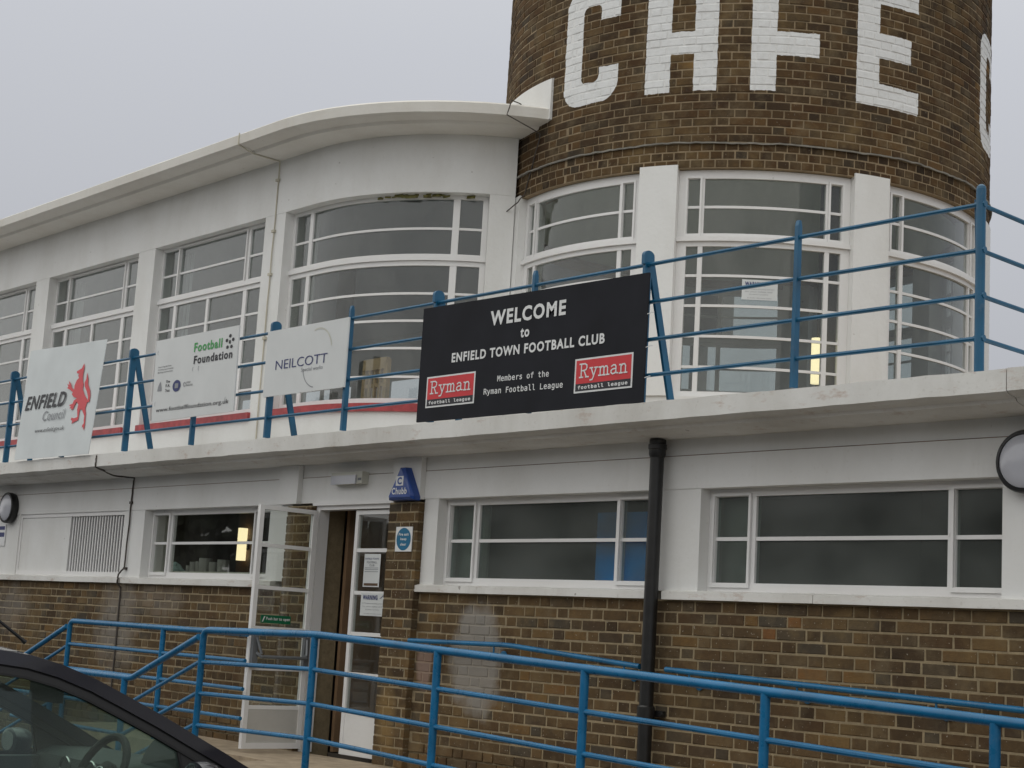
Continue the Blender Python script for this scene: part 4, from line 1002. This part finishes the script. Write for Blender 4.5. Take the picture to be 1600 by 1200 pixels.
MB().tube(bend([(-14.1, YF, .2), (-14.1, YF, 1.513), (-11.05, YF, 1.505)], .07), .024, 14).build('top_rail', M['blue2'], fr_, smooth=True)
MB().tube([(-12.37, YF, .5), (-12.37, YF, 1.5)], .024, 14).build('post', M['blue2'], fr_, smooth=True)
for d in (.213, .435, .665):
    MB().tube([(-14.1, YF, 1.513-d), (-11.05, YF, 1.505-d)], .0162, 10).build('mid_rail', M['blue2'], fr_, smooth=True)
    MB().tube([(-15.4, YF, 1.03-d), (-14.1, YF, 1.5-d)], .0162, 10).build('mid_rail', M['blue2'], fr_, smooth=True)

# ================================================================== NOTICES, THINGS BEHIND THE GLASS
FN = wallframe(.0285)
po = thing('door_poster', (-10.39, .03, 1.93), 'narrow paper poster taped inside the closed door leaf', 'notice')
MB().box(-10.515, -10.30, .029, .031, 1.935, 2.2).build('sheet', M['boardw'], po)
put_text(po, 'ENFIELD TOWN', -10.5, -10.32, 2.155, 2.168, FN, M['pnavy']); put_text(po, 'FOOTBALL', -10.475, -10.345, 2.124, 2.142, FN, M['pgrey'], .02); put_text(po, 'CLUB', -10.44, -10.375, 2.1, 2.117, FN, M['pgrey'], .02)
for z in (2.085, 2.072, 2.055): patch(po, 'print_line', rectp(-10.5, -10.32, z, z+.005), FN, M['pgrey'], .001)
patch(po, 'photo_strip', rectp(-10.5, -10.315, 1.945, 1.965), FN, M['brown'], .001)
def warn(fr, u0, u1, v0, v1, lab, y, mk):
    t = thing('warning_notice', fr.p(u0, v0), lab, 'notice', 'white warning notices stuck to the glass'); w_, h_ = u1-u0, v1-v0
    mk(t)
    f = lambda a, b, c, d: (u0+w_*a, u0+w_*b, v0+h_*c, v0+h_*d)
    put_text(t, 'WARNING', *f(.07, .66, .7, .92), fr, M['pnavy'], .035)
    patch(t, 'emblem', [(u0+w_*q, v0+h_*r) for q, r in ((.72, .76), (.78, .8), (.9, .95), (.86, .86), (.8, .78))], fr, M['pnavy'], .001)
    for k, (a, b) in enumerate(((.05, .92), (.08, .86), (.2, .75))): put_text(t, ('CCTV cameras are being operated', 'for your safety and', 'this scheme is operated by')[k], *f(a, b, .5-.14*k, .57-.14*k), fr, M['pgrey'], .0)
    put_text(t, 'for further information contact', *f(.15, .85, .05, .1), fr, M['pgrey'], 0)
warn(FN, -10.52, -10.19, 1.71, 1.885, 'WARNING notice on the closed door leaf below the poster', .03, lambda t: MB().box(-10.525, -10.185, .029, .031, 1.705, 1.885).build('sheet', M['boardw'], t))
a_ = R_(45.4); ux, uy = math.cos(a_), math.sin(a_); px_, py_ = T.pt(45.4, -.072)
FT = Frame((px_, py_, 0), (ux, uy, 0), (0, 0, 1), (math.sin(a_), -math.cos(a_), 0))
def mk_t(t):
    mb = MB(); mb.prism([FT.p(-.165, 4.72, -.001), FT.p(.155, 4.72, -.001), FT.p(.155, 4.905, -.001), FT.p(-.165, 4.905, -.001)], Vector((-math.sin(a_), math.cos(a_), 0))*.002); mb.build('sheet', M['boardw'], t)
warn(FT, -.16, .15, 4.725, 4.9, 'WARNING notice inside the central tower window', 0, mk_t)
ps = thing('push_bar_sign', (-11.12, -.36, 1.6), 'small green sign reading Push bar to open on the open door', 'sign')
MB().box(-11.1465, -11.141, -.505, -.215, 1.6, 1.665).build('plate', M['safety'], ps)
FP = Frame((-11.1405, 0, 0), (0, 1, 0), (0, 0, 1), (1, 0, 0))
put_text(ps, 'Push bar to open', -.455, -.225, 1.618, 1.65, FP, M['pw'], .02); patch(ps, 'flash', [(-.495, 1.61), (-.485, 1.61), (-.465, 1.655), (-.475, 1.655)], FP, M['pw'], .001)

def mug(x, y, lab, s=1, hd=True):
    t = thing('mug', (x, y, 2.043), lab, 'mug', 'white crockery on the kitchen worktop')
    MB().lathe((x, y, 2.043), (0, 0, 1), [(0, .034*s), (.006, .038*s), (.085*s, .042*s), (.085*s, .038*s), (.01, .03*s)], 20).build('cup', M['crockery'], t, smooth=True)
    if hd: MB().tube([(x-.04*s-.03*s*math.sin(R_(q)), y, 2.043+.045*s-.028*s*math.cos(R_(q))) for q in range(0, 181, 20)], .006, 6).build('handle', M['crockery'], t, smooth=True)
mug(-12.99, .24, 'single white mug standing apart at the right of the crockery', 1.35)
mug(-13.17, .25, 'white cup at the right end of the stack', 1.1, False)
mug(-13.29, .23, 'white cup standing highest in the group', 1.5, False)
for i, (x, s_) in enumerate(((-13.41, 1.15), (-13.52, 1.1), (-13.62, .7))): mug(x, .25, ('white cup left of the tallest cup', 'white cup second from the left end', 'smallest white cup at the left end')[i], s_, False)
tw = thing('folded_cloth', (-13.85, .22, 2.043), 'crumpled pale green cloth at the left end of the worktop', 'cloth')
mb = MB(); rr = random.Random(2)
K = 10
for i in range(K+1):
    for j in range(K+1):
        mb.v.append((-13.97+.24*i/K, .17+.14*j/K, 2.045+(.085*math.sin(math.pi*i/K)*math.sin(math.pi*j/K))*(.6+.6*rr.random())))
for i in range(K):
    for j in range(K): q = i*(K+1)+j; mb.f.append((q, q+1, q+K+2, q+K+1))
mb.build('cloth', plain('pale_green_cloth', (.3, .42, .4), .9, 0, .3, 20), tw)

def wall_light(x, y, z, h, lab, gr):
    t = thing('wall_light', (x, y, z), lab, 'lamp', gr)
    MB().tube([(x, y-.05, z-h/2), (x, y-.05, z+h/2)], .048, 16).build('tube', M['lit'], t, smooth=True)
    MB().box(x-.05, x+.05, y-.02, y, z-.05, z+.05).build('back_plate', M['bar'], t)
wall_light(-13.74, .95, 2.36, .32, 'glowing upright lamp behind the kitchen window', 'lit tube lamps indoors')
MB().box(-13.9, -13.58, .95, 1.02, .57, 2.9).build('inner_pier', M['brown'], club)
wall_light(-8.93, 3.84, 4.25, .42, 'glowing upright lamp behind the central tower window', 'lit tube lamps indoors')

# chair and table in the bay
ch = thing('wooden_chair', (-13.9, 2.5, 3.076), 'pale wooden chair with a lattice back seen through the curved bay window', 'chair')
def rotp(x, y, z): a = R_(178); return (-13.2+x*math.cos(a)-y*math.sin(a), 2.02+x*math.sin(a)+y*math.cos(a), 3.35+z)
def rbx(x0, x1, y0, y1, z0, z1, name):
    mb = MB(); vs = [rotp(x, y, z) for z in (z0, z1) for y in (y0, y1) for x in (x0, x1)]; mb.v = vs
    mb.f = [(0, 2, 3, 1), (4, 5, 7, 6), (0, 1, 5, 4), (2, 6, 7, 3), (0, 4, 6, 2), (1, 3, 7, 5)]; return mb.build(name, M['wood'], ch)
for x in (-.22, .16):
    rbx(x, x+.06, -.01, .04, 0-.27, 1.0, 'rear_leg'); rbx(x, x+.04, -.42, -.38, -.27, .43, 'front_leg')
rbx(-.22, .22, -.42, .0, .43, .46, 'seat'); rbx(-.21, .21, .0, .045, .9, 1.02, 'top_slat'); rbx(-.18, .18, .008, .028, .72, .76, 'back_slat'); rbx(-.18, .18, .008, .028, .55, .59, 'back_slat')
for x in (-.1, -.01, .08): rbx(x, x+.034, .0, .035, .59, .9, 'back_slat')
tb_ = thing('cafe_table', (-13.0, 2.9, 3.076), 'round brown topped table beside the wooden chair in the bay', 'table')
MB().lathe((-13.0, 2.75, 3.82), (0, 0, 1), [(0, .43), (.01, .45), (.03, .45)], 32).build('tabletop', M['tablem'], tb_, smooth=True)
MB().tube([(-13.0, 2.75, 3.1), (-13.0, 2.75, 3.82)], .03, 10).build('pedestal', M['metal'], tb_, smooth=True)
MB().lathe((-13.0, 2.75, 3.077), (0, 0, 1), [(0, .24), (.02, .24), (.03, .04)], 24).build('foot', M['metal'], tb_, smooth=True)

# ================================================================== CAR (parked nose to the building)
CX = -6.65
car = thing('parked_car', (CX, -4.7, 0), 'dark hatchback parked nose in at the lower left corner', 'car')
half = lambda z: .655+(1.40-z)*.11
O = [(-3.66, .865), (-3.89, .979), (-4.02, 1.046), (-4.16, 1.115), (-4.32, 1.195), (-4.48, 1.268), (-4.63, 1.335), (-4.78, 1.388), (-4.92, 1.422), (-5.08, 1.44), (-5.3, 1.452), (-5.6, 1.455), (-5.9, 1.44), (-6.15, 1.405), (-6.33, 1.35), (-6.45, 1.2), (-6.55, .95)]
def offs(poly, d):
    o = []
    for i, p in enumerate(poly):
        a = Vector(poly[max(i-1, 0)]); b = Vector(poly[min(i+1, len(poly)-1)]); t = (b-a).normalized(); n = Vector((t.y, -t.x))
        if n.dot(Vector((-5.2, .9))-Vector(p)) < 0: n = -n
        o.append((p[0]+n.x*d, p[1]+n.y*d))
    return o
def band(d0, d1, x_out, x_in, sgn, rng=None, pts=None):
    A, B = offs(pts or O, d0), offs(pts or O, d1); mb = MB(); n = len(A)
    for i in range(n):
        for (q, xo) in ((A[i], x_out), (B[i], x_out), (B[i], x_in), (A[i], x_in)):
            mb.v.append((CX+sgn*(half(q[1])-xo), q[0], q[1]))
    for i in range(n-1):
        for j in range(4): a, c = i*4+j, i*4+(j+1) % 4; mb.f.append((a, c, c+4, a+4))
    mb.f.append((0, 1, 2, 3)); mb.f.append(tuple((n-1)*4+j for j in (3, 2, 1, 0))); return mb
body_ = None
# lower body loft
st_ = [(-6.70, .70, .55, .60, .62), (-6.66, .76, .42, .85, .86), (-6.55, .80, .30, .92, .95), (-6.0, .825, .22, .93, .93), (-5.0, .83, .2, .93, .93), (-4.1, .83, .2, .93, .93), (-3.7, .825, .2, .90, .915), (-3.3, .81, .2, .80, .865), (-2.95, .77, .22, .72, .775), (-2.76, .68, .3, .62, .665), (-2.70, .58, .4, .52, .55)]
mb = MB(); NS = 12
for (y, hw_, zb, zs, zc) in st_:
    pr = [(-hw_*.9, zb), (-hw_*.99, zb+.1), (-hw_, zb+(zs-zb)*.55), (-hw_*.975, zs-.07), (-hw_*.86, zs), (-hw_*.45, zc-.005), (0, zc), (hw_*.45, zc-.005), (hw_*.86, zs), (hw_*.975, zs-.07), (hw_, zb+(zs-zb)*.55), (hw_*.99, zb+.1), (hw_*.9, zb)]
    for x, z in pr: mb.v.append((CX+x, y, z))
n_ = 13
for i in range(len(st_)-1):
    for j in range(n_):
        if st_[i][0] < -3.75 and j in (4, 5, 6, 7) and st_[i][0] >= -6.56: continue     # cabin stays open
        a, c = i*n_+j, i*n_+(j+1) % n_; mb.f.append((a, c, c+n_, a+n_))
mb.f.append(tuple(range(n_))); mb.f.append(tuple((len(st_)-1)*n_+k for k in range(n_)))
mb.build('body', M['car'], car, smooth=True)
for s_ in (1, -1):
    band(0, .052, 0, .06, s_).build('roof_pillar', M['car'], car, smooth=True)
    band(.052, .060, .012, .05, s_).build('seal', M['rubber'], car, smooth=True)
    band(.060, .085, .006, .05, s_).build('door_frame', M['carframe'], car, smooth=True)
    band(.085, .093, .002, .04, s_).build('seal', M['rubber'], car, smooth=True)
    G1 = offs(O, .093)
    # side glass from the front corner to the middle pillar, then the rear door glass
    for (ya, yb) in ((-5.22, -4.235), (-6.15, -5.32)):
        top_ = [q for q in G1 if ya < q[0] < yb and q[1] > .9]
        def zt(y):
            for p, q in zip(G1, G1[1:]):
                if min(p[0], q[0]) <= y <= max(p[0], q[0]): return p[1]+(q[1]-p[1])*(y-p[0])/(q[0]-p[0]+1e-9)
            return 1.0
        poly_ = [(ya, .92), (yb+.03 if yb > -5 else yb, .92), (yb, zt(yb))]+top_+[(ya, zt(ya))]
        mb = MB(); mb.poly([(CX+s_*(half(z)-.022), y, z) for y, z in poly_]); mb.build('side_window', M['cglass'], car)
    # front quarter triangle, mirror base and middle pillar
    q0 = [(-4.225, .925), (-4.235, zt(-4.235)+.004), (-4.0, G1[2][1]-.04), (-3.84, .925)]
    q0 = [(-4.195, .925), (-4.235, zt(-4.235))]+[q for q in G1[::-1] if -4.235 < q[0] < -3.8 and q[1] > .925]+[(-3.82, .925)]
    mb = MB(); mb.prism([(CX+s_*(half(z)-.008), y, z) for y, z in q0], (-s_*.02, 0, 0)); mb.build('quarter_panel', M['carframe'], car)
    mb = MB(); mb.tube([(CX+s_*(half(zt(-4.238))-.015), -4.238, zt(-4.238)), (CX+s_*(half(.92)-.015), -4.2, .92)], .009, 8); mb.build('seal', M['rubber'], car, smooth=True)
    mb = MB(); mb.box(CX+s_*.69-.012, CX+s_*.69+.012, -5.32, -5.22, .92, 1.0); mb.prism([(CX+s_*(half(z)-.02), y, z) for y, z in ((-5.32, 1.0), (-5.22, 1.0), (-5.22, zt(-5.22)), (-5.32, zt(-5.32)))], (-s_*.03, 0, 0)); mb.build('middle_pillar', M['rubber'], car)
    # wing mirror
    mb = MB(); c_ = Vector((CX+s_*.86, -4.22, .965)); 
    mb.lathe(tuple(c_), (0, 1, 0), [(-.06, .075), (-.055, .09), (0, .095), (.05, .08), (.085, .045), (.095, .01)], 20)
    mb.v = [(c_.x+(x-c_.x)*.95, c_.y+(y-c_.y)*.8, c_.z+(z-c_.z)*.68) for x, y, z in mb.v]; mb.tube([(CX+s_*.70, -4.16, .90), (CX+s_*.86, -4.2, .91)], .03, 8)
    w_ = mb.build('wing_mirror', M['car'], car, smooth=True)
    mb = MB(); mb.lathe((c_.x, c_.y-.062, c_.z), (0, -1, 0), [(0, .07), (.002, .07)], 20); mb.v = [(c_.x+(x-c_.x)*.9, y+.012, c_.z+(z-c_.z)*.64) for x, y, z in mb.v]; o = mb.build('mirror_glass', M['metal'], None); o.parent = w_
    # headlight, handle, wheels
    mb = MB(); mb.lathe((CX+s_*.58, -2.84, .62), (s_*.35, 1, .25), [(-.03, .13), (0, .12), (.05, .09), (.07, .02)], 18); mb.build('headlight', M['lampglass'], car, smooth=True)
    mb = MB(); mb.box(CX+s_*.66-.08, CX+s_*.66+.08, -6.70, -6.62, .66, .84); mb.build('tail_light', M['pred'], car)
    mb = MB(); mb.tube([(CX+s_*.835, -5.15, .8), (CX+s_*.86, -5.13, .8), (CX+s_*.86, -5.0, .8), (CX+s_*.835, -4.98, .8)], .012, 6); mb.build('door_handle', M['car'], car, smooth=True)
    for y_ in (-3.35, -5.95):
        t_ = MB().lathe((CX+s_*.65, y_, .3), (s_, 0, 0), [(0, .2), (0, .3), (.03, .31), (.17, .31), (.19, .29), (.19, .2)], 32).build('wheel', M['rubber'], car, smooth=True)
        mb = MB(); mb.lathe((CX+s_*.83, y_, .3), (s_, 0, 0), [(-.02, .2), (.0, .2), (.004, .17), (-.006, .05), (.006, .045), (.008, .01)], 24)
        o = mb.build('rim', M['metal'], None, smooth=True); o.parent = t_
# windscreen, roof skin, rear window
def skin(i0, i1, inset, mat, name, bul=.045, lift=0):
    mb = MB(); P_ = O[i0:i1+1]; NX = 12
    for (y, z) in P_:
        h = half(z)-inset
        for k in range(NX+1):
            t = -1+2*k/NX; mb.v.append((CX+h*t, y+(bul*1.6 if z < 1.38 and y > -5 else 0)*(1-t*t), z+lift+bul*(1-t*t)*(.6 if z < 1.38 else .75)))
    for i in range(len(P_)-1):
        for k in range(NX): a = i*(NX+1)+k; mb.f.append((a, a+1, a+NX+2, a+NX+1))
    return mb.build(name, mat, car, smooth=True)
skin(0, 7, .03, M['cglass'], 'windscreen', .045, -.012); skin(7, 14, .005, M['car'], 'roof'); skin(14, 16, .03, M['cglass'], 'rear_window', .03, -.01)
O2 = [(y, z-.035) for y, z in O]; O_sv = O; O = O2; skin(7, 14, .03, M['trim'], 'headlining'); O = O_sv
# interior
mb = MB(); mb.sweep(Line(0), [CX-.68, CX-.3, CX-.1, CX+.1, CX+.62], [(3.62, .7), (3.62, .90), (3.9, .955), (4.12, .96), (4.2, .93), (4.24, .8), (4.2, .6)]); mb.build('dashboard', M['trim'], car, smooth=True)
mb = MB(); mb.lathe((CX+.33, -4.08, .94), (0, -.9, .25), [(-.1, .17), (0, .165), (.05, .15), (.06, .02)], 20); mb.build('instrument_hood', M['trim'], car, smooth=True)
swc = Vector((CX+.36, -4.42, .925)); ax_ = Vector((0, -.9, .42)).normalized(); a1 = Vector((1, 0, 0)); a2 = ax_.cross(a1)
mb = MB(); mb.tube([swc+(a1*math.cos(R_(t))+a2*math.sin(R_(t)))*.175 for t in range(0, 361, 12)], .017, 10, False)
for t in (0, 180, 270): mb.tube([swc-ax_*.02, swc+(a1*math.cos(R_(t))+a2*math.sin(R_(t)))*.17], .02, 8)
mb.lathe(tuple(swc-ax_*.04), tuple(ax_), [(0, .07), (.03, .07), (.045, .04)], 20); sw = mb.build('steering_wheel', M['rubber'], car, smooth=True)
mb = MB(); mb.tube([swc+ax_*.01+(a1*math.cos(R_(t))+a2*math.sin(R_(t)))*.035 for t in range(0, 361, 30)], .004, 6, False); o = mb.build('wheel_badge', M['metal'], None); o.parent = sw
for x_, lab in ((CX-.35, 0), (CX-.1, 1)):
    c_ = Vector((x_, -4.21, .885)); mb = MB(); mb.tube([c_+Vector((.05*math.cos(R_(t)), -.006, .05*math.sin(R_(t)))) for t in range(0, 361, 20)], .006, 6, False); mb.build('air_vent', M['metal'], car, smooth=True)
mb = MB(); mb.box(CX-.14, CX+.13, -4.53, -4.50, 1.205, 1.29); mb.tube([(CX, -4.5, 1.27), (CX, -4.44, 1.33)], .012, 6); mb.box(CX-.05, CX+.05, -4.48, -4.44, 1.28, 1.33); mb.build('rear_view_mirror', M['rubber'], car)
mb = MB(); mb.box(CX-.72, CX+.72, -6.4, -3.7, .25, .3); mb.build('cabin_floor', M['trim'], car)
for x_ in (-.36, .36):
    mb = MB(); mb.box(CX+x_-.23, CX+x_+.23, -5.3, -4.8, .32, .52); mb.prism([(CX+x_-.22, -5.22, .5), (CX+x_-.22, -5.36, .5), (CX+x_-.19, -5.52, 1.08), (CX+x_-.19, -5.42, 1.08)], (.42, 0, 0)); s_ = mb.build('seat', M['trim'], car)
    o = MB().box(CX+x_-.12, CX+x_+.12, -5.56, -5.46, 1.1, 1.28).build('headrest', M['trim'], None); o.parent = s_
for s_ in (1, -1):
    mb = MB(); mb.box(CX+s_*.66-.03, CX+s_*.66+.03, -6.2, -3.8, .3, .915); mb.build('door_lining', M['trim'], car)
MB().tube([(CX, -4.64, 1.455), (CX, -4.66, 1.47), (CX, -4.95, 1.66)], .006, 6, rs=[.012, .008, .004]).build('aerial', M['rubber'], car)
mb = MB(); mb.box(CX-.26, CX+.26, -2.70, -2.685, .36, .47); mb.build('number_plate', M['pw'], car)

# ================================================================== TREES BEHIND THE CAMERA (they show in the glass)
def branch(mb, tw, p, d, L, r, depth, rr):
    q = p+d*L; mb_ = mb if depth > 2 else tw
    mid = (p+q)/2+Vector((rr.uniform(-1, 1), rr.uniform(-1, 1), rr.uniform(-.5, .5)))*L*.08
    mb_.tube([p, mid, q], r, 5 if depth > 2 else 3, False, [r, r*.8, r*.6])
    if depth == 0: return
    for k in range(3 if depth > 1 else 4):
        nd = (d+Vector((rr.uniform(-1, 1), rr.uniform(-1, 1), rr.uniform(-.35, .75)))*.75).normalized()
        branch(mb, tw, p+(q-p)*rr.uniform(.55, 1), nd, L*rr.uniform(.6, .85), r*.55, depth-1, rr)
rr = random.Random(11)
t0 = thing('bare_tree', (-18, -34, 0), 'leafless tree standing across the car park', 'tree', 'bare trees across the car park')
tr_, tw_ = MB(), MB(); branch(tr_, tw_, Vector((-18, -34, 0)), Vector((0, 0, 1)), 3.6, .22, 6, rr)
tr_.build('trunk', M['bark'], t0); tw_.build('crown', M['bark'], t0)
for i, (x, y, s_) in enumerate(((-31, -30, 1.1), (-40, -36, 1.25), (-52, -31, 1.0), (-63, -38, 1.3), (-5, -37, 1.05), (10, -33, 1.2), (-76, -34, 1.15))):
    c = copy_tree(t0); c.location = (x, y, 0); c.rotation_euler = (0, 0, i*1.3+.4); c.scale = (s_, s_, s_)
hd = MB(); rr = random.Random(4)  # unseen foliage added so the lower windows reflect dark instead of sky
for i in range(9000):
    x = rr.uniform(-110, 40); h = 9.5+1.8*math.sin(x*.21)+1.1*math.sin(x*.67+1); z = rr.uniform(0, 1)**.7*h; y = -44+rr.uniform(-1.6, 1.6)*(1-z/(h+1.5)); s_ = rr.uniform(.35, .95)
    n = Vector((rr.uniform(-1, 1), rr.uniform(-.2, 1), rr.uniform(-.6, .8))).normalized(); a = n.orthogonal().normalized()*s_; b = n.cross(a)
    c = Vector((x, y, z)); q = len(hd.v); hd.v += [tuple(c+a), tuple(c+b*.8), tuple(c-a), tuple(c-b*.8)]; hd.f.append((q, q+1, q+2, q+3))
me = bpy.data.meshes.new('added_hedge'); me.from_pydata(hd.v, [], hd.f); me.materials.append(M['added_hedge']); o = bpy.data.objects.new('added_hedge', me); COL.objects.link(o)
tag(o, 'unseen dark belt of foliage added to darken the window reflections', 'added_hedge', None, 'stuff')
